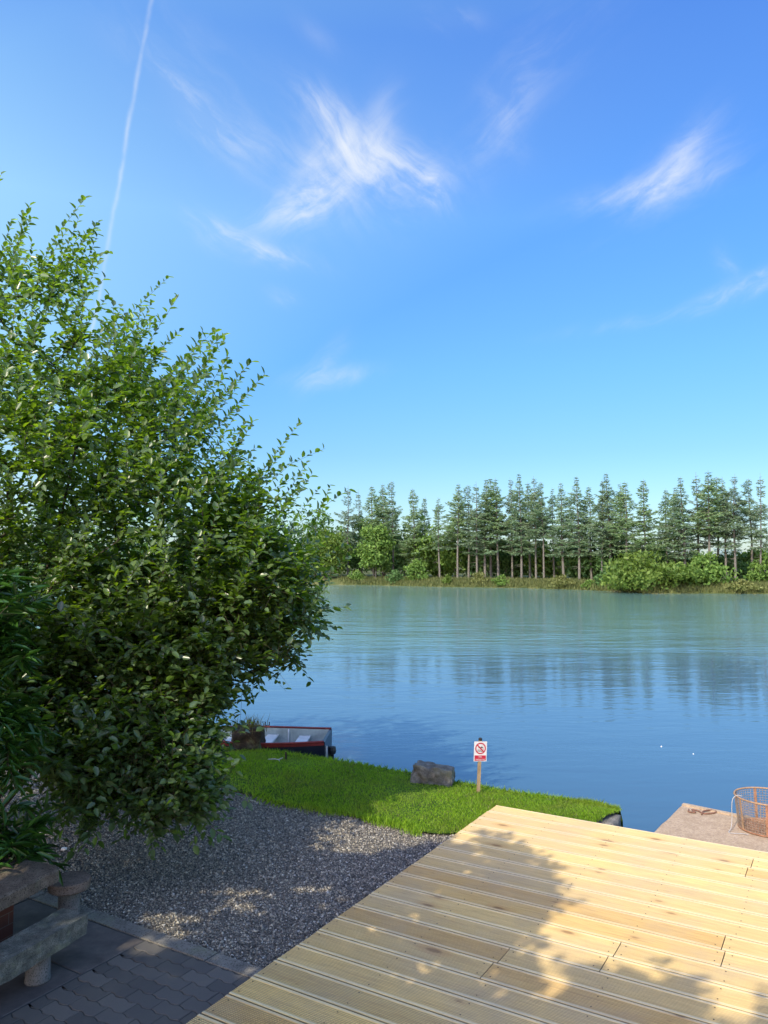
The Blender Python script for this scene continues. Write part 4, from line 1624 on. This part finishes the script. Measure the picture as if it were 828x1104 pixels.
protos = [(make_conifer(101, M['conifer'], crown_from=0.26), 1), (make_conifer(102, M['conifer_green'], crown_from=0.36, thin=0.95), 1), (make_conifer(103, M['conifer'], crown_from=0.30, spread=0.9), 1),
          (make_conifer(104, M['conifer'], crown_from=0.42, spread=1.0, thin=0.9), 1), (make_conifer(105, M['conifer_pale'], crown_from=0.30, spread=0.8, thin=0.7), 1), (make_conifer(107, M['conifer'], crown_from=0.40, spread=1.15, thin=0.75), 1), (make_conifer(108, M['conifer_green'], crown_from=0.48, spread=0.9, thin=1.0), 1), (make_conifer(109, M['conifer_pale'], crown_from=0.33, spread=1.05, thin=0.85), 1), (make_conifer(106, M['conifer_green'], crown_from=0.18, spread=1.1), 1)]
ORD = ['first', 'second', 'third', 'fourth', 'fifth', 'sixth', 'seventh', 'eighth', 'ninth', 'tenth', 'eleventh', 'twelfth', 'thirteenth', 'fourteenth', 'fifteenth', 'sixteenth', 'seventeenth', 'eighteenth', 'nineteenth', 'twentieth', 'twenty-first', 'twenty-second', 'twenty-third', 'twenty-fourth', 'twenty-fifth', 'twenty-sixth', 'twenty-seventh', 'twenty-eighth', 'twenty-ninth', 'thirtieth', 'thirty-first', 'thirty-second', 'thirty-third', 'thirty-fourth']
CON = [(375, 519, 8, 4), (388, 528, 12, 4), (403, 524, 7, 0), (413, 521, 14, 5), (424, 519, 8, 0), (447, 522, 9, 5), (459, 532, 13, 2), (474, 534, 8, 2), (493, 517, 7, 0), (505, 525, 9, 3), (514, 519, 6, 1), (522.5, 514, 7, 2), (529, 516, 10, 1), (537, 515, 7, 3), (552, 515, 8, 1), (562, 512, 6, 0), (571, 516, 11, 3), (577.5, 513, 7, 1),
       (586, 517, 6, 3), (597, 522, 12, 2), (607, 519, 7, 2), (624, 513, 6, 0), (637, 520, 11, 3), (648, 515, 7, 1), (658, 511, 9, 0), (669, 520, 13, 2), (676, 514, 7, 0), (697, 513, 6, 5), (718, 524, 11, 3), (727, 522, 8, 2), (738, 511, 6, 0), (753, 509, 8, 1), (764, 506, 6, 0), (773, 516, 12, 3), (781.5, 513, 7, 2), (791.6, 509, 6, 1), (810, 514, 8, 3), (819, 512, 6, 4)]
used = set()
left = [c for c in CON if c[0] < 660]
mid = [c for c in CON if 660 <= c[0] < 745]
right = [c for c in CON if c[0] >= 745]
for i, c in enumerate(CON):
    px, top, back, kd = c
    kd = {5: 8}.get(kd, kd if kd == 4 else (kd + 3 * (i % 3)) % 8)
    top += random.uniform(-3, 4)
    root = protos[kd][0]
    o = root if kd not in used else dup(root)
    used.add(kd)
    p = shore_at(px, back)
    o.location = p
    Ht = CAM_H + (HOR - top) / F_PX * p.y - p.z
    s = Ht / 13.0
    o.scale = (s * random.uniform(0.85, 1.3), s * random.uniform(0.85, 1.3), s)
    o.rotation_euler = (random.uniform(-.025, .025), random.uniform(-.03, .03), random.uniform(0, 6.28))
    if c in left:
        k = len(left) - 1 - left.index(c)
        lab = f"slender conifer on the far shore, {ORD[k]} to the left of the big round bush"
    elif c in mid:
        lab = f"conifer rising behind the big round waterside bush, {ORD[mid.index(c)]} from the bush's left side"
    else:
        lab = f"tall conifer on the far shore, {ORD[len(right) - 1 - right.index(c)]} from the right edge of the row"
    tag(o, lab, 'conifer', 'row of conifers on the far shore')


def clump_mesh(blobs, n, size, seed, flat=0.0):
    """leaf clumps spread through lumpy blobs [(c, r)]"""
    r = np.random.default_rng(seed)
    w = np.array([b[1][0] * b[1][1] * b[1][2] for b in blobs]) ** (2 / 3)
    P = []
    for (c, rad), k in zip(blobs, (w / w.sum() * n).astype(int)):
        d = unit(r.normal(0, 1, (k, 3)))
        q = 1 - 0.55 * r.random(k) ** 1.8
        bump_ = 1 + 0.22 * np.sin(d[:, 0] * 7 + seed) * np.sin(d[:, 1] * 6) + 0.16 * np.sin(d[:, 2] * 9 + seed * 2)
        P.append(np.array(c) + d * (q * bump_)[:, None] * np.array(rad))
    P = np.concatenate(P)
    P = P[P[:, 2] > 0.02]
    m = len(P)
    s = size * r.uniform(0.5, 1.3, m)[:, None]
    a = unit(r.normal(0, 1, (m, 3)))
    b = unit(np.cross(a, unit(r.normal(0, 1, (m, 3)) + [0, 0, 1.0])))
    Vv = np.stack([P - a * s, P + b * s * 0.55, P + a * s, P - b * s * 0.55], 1).reshape(-1, 3)
    return Vv, np.arange(m * 4).reshape(-1, 4)


def far_tree(name, label, cat, px, back, w, h, material, seed, n=1500, size=0.22, trunk=True, group=None, sink=0.0):
    r = random.Random(seed)
    p = shore_at(px, back)
    e = empty(name, (p.x, p.y, p.z - sink))
    tag(e, label, cat, group)
    blobs = []
    lo = 0.30 if trunk else 0.12
    for k in range(12):
        f = r.random()
        zz = h * (lo + (0.90 - lo) * f)
        wid = w / 2 * math.sqrt(max(0.12, 1 - ((f - 0.35) / 0.68) ** 2)) if trunk else w / 2 * math.sqrt(max(0.06, 1 - (f * 0.98) ** 2))
        a = r.uniform(0, 6.28)
        q = wid * 0.62 * math.sqrt(r.random())
        rr = max(0.25, wid * r.uniform(0.36, 0.55))
        blobs.append(((q * math.cos(a) * 1.1, q * math.sin(a), zz), (rr, rr, min(rr, h * 0.22) * r.uniform(0.7, 1.0))))
    blobs.append(((0, 0, h * (0.55 if trunk else 0.35)), (w * 0.36, w * 0.36, h * 0.34)))
    Vv, Fq = clump_mesh(blobs, n, size, seed)
    np_mesh('crown', Vv, Fq, material, e)
    mb = MB()
    th = h * 0.7
    mb.tube([(0, 0, -0.4), (0.05, 0.03, th * 0.4), (0.0, 0.1, th)], [0.028 * h * 0.5, 0.02 * h * 0.5, 0.006 * h], 6)
    for k in range(4):
        a = k * 1.6 + seed
        mb.tube([(0.03, 0.02, th * (0.15 + 0.12 * k)), (math.cos(a) * w * 0.3, math.sin(a) * w * 0.3, th * (0.6 + 0.1 * k))], [0.008 * h, 0.003 * h], 4)
    mb.build('trunk', M['bark_far'], e, True)
    return e


# bushes at the water's edge, each one told apart
far_tree('round_bush', 'big round bright green bush overhanging the water below the conifers', 'bush', 697, 2.2, 10.0, 4.3, M['broad_lit'], 61, 5200, 0.20, False, sink=0.35)
far_tree('round_bush', 'darker green bush joined to the right side of the big round bush', 'bush', 765, 3.0, 6.6, 3.5, M['broad_mid'], 62, 2600, 0.20, False, sink=0.3)
far_tree('round_bush', 'low dark bush tucked against the left foot of the big round bush', 'bush', 655, 2.5, 3.4, 1.9, M['broad_dark'], 63, 1300, 0.17, False, sink=0.2)
far_tree('round_bush', 'low olive shrubs spilling to the water near the right edge of the view', 'bush', 797, 1.0, 4.2, 1.15, M['broad_olive'], 64, 1300, 0.14, False, sink=0.2)
far_tree('round_bush', 'leafy bush at the far right end of the opposite bank', 'bush', 823, 6.0, 3.4, 3.4, M['broad_mid'], 65, 1300, 0.18, False, sink=0.2)
far_tree('waterside_tree', 'bright green broadleaf tree leaning over the water beside the willow', 'tree', 405, 3.0, 5.6, 7.8, M['broad_mid'], 66, 4200, 0.22, True, sink=0.5)
far_tree('waterside_tree', 'pale green bushy tree on the far shore partly behind the willow', 'tree', 350, 4.0, 6.5, 7.4, M['broad_lit'], 67, 3000, 0.24, True, sink=0.5)
far_tree('pale_shrub', 'pale upright shrub at the water below the tall left conifers', 'shrub', 449, 2.4, 3.4, 3.0, M['broad_mid'], 68, 1400, 0.18, False, sink=0.2)
far_tree('pale_shrub', 'small yellowish shrub at the waterline, leftmost of the low shrubs', 'shrub', 482, 0.9, 1.8, 1.25, M['broad_lit'], 69, 700, 0.12, False, sink=0.15)
far_tree('pale_shrub', 'olive waterside shrub under the densest group of bare trunks', 'shrub', 516, 1.6, 2.6, 1.45, M['broad_olive'], 70, 800, 0.13, False, sink=0.15)
far_tree('pale_shrub', 'rounded green waterside shrub just right of the olive one', 'shrub', 540, 1.0, 2.8, 1.25, M['broad_mid'], 71, 800, 0.13, False, sink=0.15)
far_tree('pale_shrub', 'grey green low shrub midway along the open bank', 'shrub', 606, 1.0, 3.4, 1.35, M['broad_olive'], 72, 900, 0.13, False, sink=0.15)
far_tree('pale_shrub', 'small green shrub hanging over the water left of the big bush', 'shrub', 634, 0.8, 2.0, 0.9, M['broad_mid'], 73, 600, 0.11, False, sink=0.15)
far_tree('pale_shrub', 'dark low shrub under the waterside tree near the willow', 'shrub', 426, 1.4, 3.0, 1.7, M['broad_dark'], 74, 900, 0.14, False, sink=0.15)
far_tree('pale_shrub', 'low green shrub on the shore close to the willow tip', 'shrub', 384, 1.6, 2.6, 1.6, M['broad_mid'], 75, 800, 0.14, False, sink=0.15)
# understorey behind the trunks
UND = [(340, 15, 7, 8.5, 'broad_dark'), (366, 17, 6, 7.2, 'broad_dark'), (390, 15, 6, 7.5, 'broad_dark'), (415, 18, 6.5, 7.4, 'broad_dark'), (436, 16, 5.5, 6.8, 'broad_dark'), (456, 15, 5.5, 7.2, 'broad_mid'), (472, 18, 5.5, 6.0, 'broad_mid'), (490, 16, 5, 6.2, 'broad_mid'), (508, 19, 5.5, 5.2, 'broad_dark'), (526, 17, 5, 5.6, 'broad_dark'), (545, 18, 5.5, 5.2, 'broad_dark'), (562, 20, 4.5, 4.4, 'broad_dark'), (582, 19, 4.5, 4.0, 'broad_mid'), (600, 20, 4.4, 3.6, 'broad_mid'), (622, 17, 4.6, 3.8, 'broad_dark'), (642, 19, 5, 4.0, 'broad_dark'), (664, 16, 5.0, 4.4, 'broad_dark'), (690, 18, 6, 3.8, 'broad_dark'), (722, 17, 5.5, 3.6, 'broad_dark'), (750, 18, 5, 2.8, 'broad_mid'), (785, 17, 6, 2.6, 'broad_dark'), (815, 19, 6, 2.8, 'broad_mid')]
for i, (px, back, w, h, mt) in enumerate(UND):
    far_tree('understorey_tree', f"leafy tree behind the bare conifer trunks, {ORD[i]} counting from the willow", 'tree', px, back - 4, w * 1.15, h * 1.22, M[mt], 200 + i, 2300, 0.26, False, 'broadleaf trees behind the conifer trunks')

# mass of wood beyond the left end of the lake and a hazy wood on the horizon
blobs = []
r = random.Random(9)
for k in range(90):
    x = -150 + k * 1.55 + r.uniform(-1, 1)
    if x > -8: break
    y = lerp_poly(FAR, x) + r.uniform(5, 16)
    hh = r.uniform(5, 11)
    blobs.append(((x, y, hh * 0.5), (r.uniform(2, 3.4), 2.5, hh * 0.55)))
Vv, Fq = clump_mesh(blobs, 26000, 0.34, 4)
tag(np_mesh('lakeside_wood', Vv, Fq, M['broad_dark']), 'dark unbroken wood along the far shore seen through the willow', 'wood', kind='stuff')
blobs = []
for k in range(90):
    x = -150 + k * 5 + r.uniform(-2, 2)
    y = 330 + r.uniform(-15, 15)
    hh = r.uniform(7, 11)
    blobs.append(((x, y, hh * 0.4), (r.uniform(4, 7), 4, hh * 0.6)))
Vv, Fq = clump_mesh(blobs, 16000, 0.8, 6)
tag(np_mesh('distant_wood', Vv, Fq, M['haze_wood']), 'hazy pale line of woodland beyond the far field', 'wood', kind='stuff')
# rough grass on the far bank
pts = []
while len(pts) < 26000:
    px = random.uniform(370, 850)
    p = shore_at(px, abs(random.gauss(0, 2.6)) + 0.15)
    pts.append((p.x + random.gauss(0, .3), p.y, p.z - 0.03))
pts = np.array(pts)
tag(blades('bank_grass', pts, rng.uniform(0.12, 0.5, len(pts)), np.full(len(pts), 0.06), M['bank_reed'], 0.6), 'rough yellowing grass along the far bank', 'grass', kind='stuff')

# ------------------------------------------------------------------ sky
world = bpy.data.worlds.new('World')
scene.world = world
world.use_nodes = True
t = NT(world.node_tree)
sky = t.n('ShaderNodeTexSky')
sky.sky_type = 'NISHITA'
sky.sun_disc = False
sun_az = math.atan2(-SHADOW[0], -SHADOW[1])         # clockwise from +Y, towards the sun
sky.sun_elevation = SUN_ELEV
sky.sun_rotation = sun_az % (2 * math.pi)
sky.altitude = 0
sky.air_density = 1.0
sky.dust_density = 0.6
sky.ozone_density = 2.0
hs = t.n('ShaderNodeHueSaturation')
hs.inputs['Saturation'].default_value = 1.22
hs.inputs['Value'].default_value = 2.0
t.set(hs.inputs['Color'], sky.outputs[0])
d = t.vmath('NORMALIZE', t.n('ShaderNodeTexCoord').outputs['Generated'])
CL = [(345, 110, 30, 26, 12, 0.6), (368, 146, 44, 36, 16, 0.6), (408, 140, -70, 30, 14, 0.45), (432, 184, 16, 40, 20, 0.8), (466, 206, 38, 22, 10, 0.75), (345, 190, -60, 34, 16, 0.7), (325, 222, -20, 44, 15, 0.85), (385, 190, 8, 60, 34, 0.45), (242, 252, 26, 28, 8, 0.9), (280, 272, 10, 40, 9, 0.85), (205, 110, 46, 44, 12, 0.62), (240, 142, 16, 46, 12, 0.5), (215, 90, 40, 70, 36, 0.16), (548, 110, -62, 46, 18, 0.42), (540, 135, 60, 30, 14, 0.3), (735, 168, -50, 30, 13, 0.6), (695, 205, -6, 52, 11, 0.6), (720, 200, -25, 48, 20, 0.35), (803, 310, -20, 40, 8, 1.0), (785, 288, 60, 16, 7, 0.5), (360, 406, -6, 36, 9, 0.55), (350, 392, -50, 26, 9, 0.35), (308, 320, 10, 14, 8, 0.35), (690, 345, -6, 60, 6, 0.2), (488, 22, 10, 22, 9, 0.3), (345, 40, 30, 22, 8, 0.15), (590, 60, -40, 60, 30, 0.1)]
tots = [None, None]
for px, py, ang, sa, sb_, st_ in CL:
    c = ray(px, py)
    rgt = (ray(px + 1, py) - c).normalized()
    dn = (ray(px, py + 1) - c).normalized()
    a = math.radians(ang)
    t1 = rgt * math.cos(a) + dn * math.sin(a)
    t2 = dn * math.cos(a) - rgt * math.sin(a)
    k = F_PX * c.dot(ray(CX, CY))
    k1 = F_PX
    aa = t.math('MULTIPLY', t.math('SUBTRACT', t.vmath('DOT_PRODUCT', d, tuple(t1)), c.dot(t1)), k1 / sa)
    bb = t.math('MULTIPLY', t.math('SUBTRACT', t.vmath('DOT_PRODUCT', d, tuple(t2)), c.dot(t2)), k1 / sb_)
    q = t.math('ADD', t.math('MULTIPLY', aa, aa), t.math('MULTIPLY', bb, bb))
    g = t.math('MULTIPLY', t.math('EXPONENT', t.math('MULTIPLY', q, -0.8)), st_)
    w_ = 0 if ang >= 0 else 1
    tots[w_] = g if tots[w_] is None else t.math('ADD', tots[w_], g)
warp = t.n('ShaderNodeTexNoise')
t.set(warp.inputs['Vector'], d)
warp.inputs['Scale'].default_value = 4.5
warp.inputs['Detail'].default_value = 4.0
dw = t.vmath('ADD', d, t.vmath('SCALE', t.vmath('SUBTRACT', warp.outputs['Color'], (0.5, 0.5, 0.5)), scale=0.13))


def fibres(ang, seed):
    """cirrus combed out along one direction of the sky"""
    c0 = ray(420, 200)
    rgt = (ray(421, 200) - c0).normalized()
    dn = (ray(420, 201) - c0).normalized()
    a = math.radians(ang)
    t1 = rgt * math.cos(a) + dn * math.sin(a)
    t2 = dn * math.cos(a) - rgt * math.sin(a)
    co = t.n('ShaderNodeCombineXYZ', inp={0: t.math('MULTIPLY', t.vmath('DOT_PRODUCT', dw, tuple(t1)), 9.0), 1: t.math('MULTIPLY', t.vmath('DOT_PRODUCT', dw, tuple(t2)), 34.0), 2: seed}).outputs[0]
    f1 = t.noise(co, 1.0, 7, 0.6, 0.25)
    f2 = t.noise(dw, 9.0, 6, 0.62, 0.2)
    return t.maprange(t.math('ADD', t.math('MULTIPLY', f1, 0.62), t.math('MULTIPLY', f2, 0.38)), 0.40, 0.66, 0.0, 1.0, True)


cl = None
for tt, fb in ((tots[0], fibres(42, 1.7)), (tots[1], fibres(-36, 7.3))):
    x = t.math('MULTIPLY', fb, t.math('MINIMUM', tt, 1.1))
    x = t.math('ADD', x, t.math('MULTIPLY', t.math('MINIMUM', tt, 1.0), 0.10))
    cl = x if cl is None else t.math('ADD', cl, x)
cl = t.math('MULTIPLY', cl, 0.66, clamp=True)
# contrail
a, b = ray(164, -10), ray(113, 285)
nrm = a.cross(b).normalized()
nz = t.noise(d, 14.0, 3)
dist = t.math('ADD', t.vmath('DOT_PRODUCT', d, tuple(nrm)), t.math('MULTIPLY', t.math('SUBTRACT', nz, 0.5), 0.012))
ct_ = t.math('EXPONENT', t.math('MULTIPLY', t.math('MULTIPLY', dist, dist), -1 / (2 * 0.0016 ** 2)))
front = t.maprange(t.vmath('DOT_PRODUCT', d, tuple(((a + b) / 2).normalized())), 0.90, 0.95)
dens = t.maprange(t.noise(d, 30.0, 4), 0.3, 0.7, 0.10, 0.34)
cl = t.math('MAXIMUM', cl, t.math('MULTIPLY', t.math('MULTIPLY', ct_, front), dens))
sund = Vector((-SHADOW[0], -SHADOW[1], 1.0)).normalized()
el = t.n('ShaderNodeSeparateXYZ', inp={0: d}).outputs[2]
# clear dry air: deeper blue aloft, a softer horizon; unseen sky overhead and sunward boosted as fill light
ge = t.ramp(t.maprange(el, 0.0, 1.0), [(0.0, (0.44, 0.46, 0.52)), (0.137, (0.47, 0.53, 0.57)), (0.24, (0.56, 0.66, 0.70)), (0.41, (0.72, 0.81, 0.89)), (0.58, (0.42, 0.585, 0.94)), (1.0, (1.0, 1.0, 1.0))])
gs = t.ramp(t.maprange(t.vmath('DOT_PRODUCT', d, tuple(sund)), -0.5, 1.0), [(0.06, (0.105, 0.118, 0.130)), (0.34, (0.37, 0.255, 0.160)), (0.6, (0.38, 0.232, 0.172)), (1.0, (0.52, 0.345, 0.27))])
graded = t.vmath('SCALE', t.mix(1.0, t.mix(1.0, hs.outputs[0], ge, 'MULTIPLY'), gs, 'MULTIPLY'), scale=8.0 * 1.30)
skyc = t.mix(cl, graded, hexc(8.6, 8.9, 9.2))
bg = t.n('ShaderNodeBackground')
t.set(bg.inputs[0], skyc)
bg.inputs[1].default_value = 0.11
wo = t.n('ShaderNodeOutputWorld')
t.t.links.new(bg.outputs[0], wo.inputs['Surface'])

sl = bpy.data.lights.new('Sun', 'SUN')
sl.energy = 4.9
sl.angle = math.radians(0.5)
sl.color = (1.0, 0.90, 0.67)
so = bpy.data.objects.new('Sun', sl)
COL.objects.link(so)
so.rotation_euler = Vector((SHADOW[0], SHADOW[1], -1.0)).to_track_quat('-Z', 'Y').to_euler()
so.location = (-20, -20, 30)

# ------------------------------------------------------------------ camera
cam = bpy.data.cameras.new('Camera')
cam.sensor_fit = 'VERTICAL'
cam.sensor_height = 24.0
cam.lens = F_PX / 1104 * 24.0
cam.clip_start = 0.05
cam.clip_end = 6000
co = bpy.data.objects.new('Camera', cam)
COL.objects.link(co)
co.location = (0, 0, CAM_H)
co.rotation_euler = (math.radians(90) + PITCH, 0, 0)
scene.camera = co
scene.view_settings.view_transform = 'Standard'
scene.view_settings.look = 'None'
scene.view_settings.exposure = 0
scene.cycles.use_denoising = True
scene.cycles.max_bounces = 8
scene.cycles.transparent_max_bounces = 8
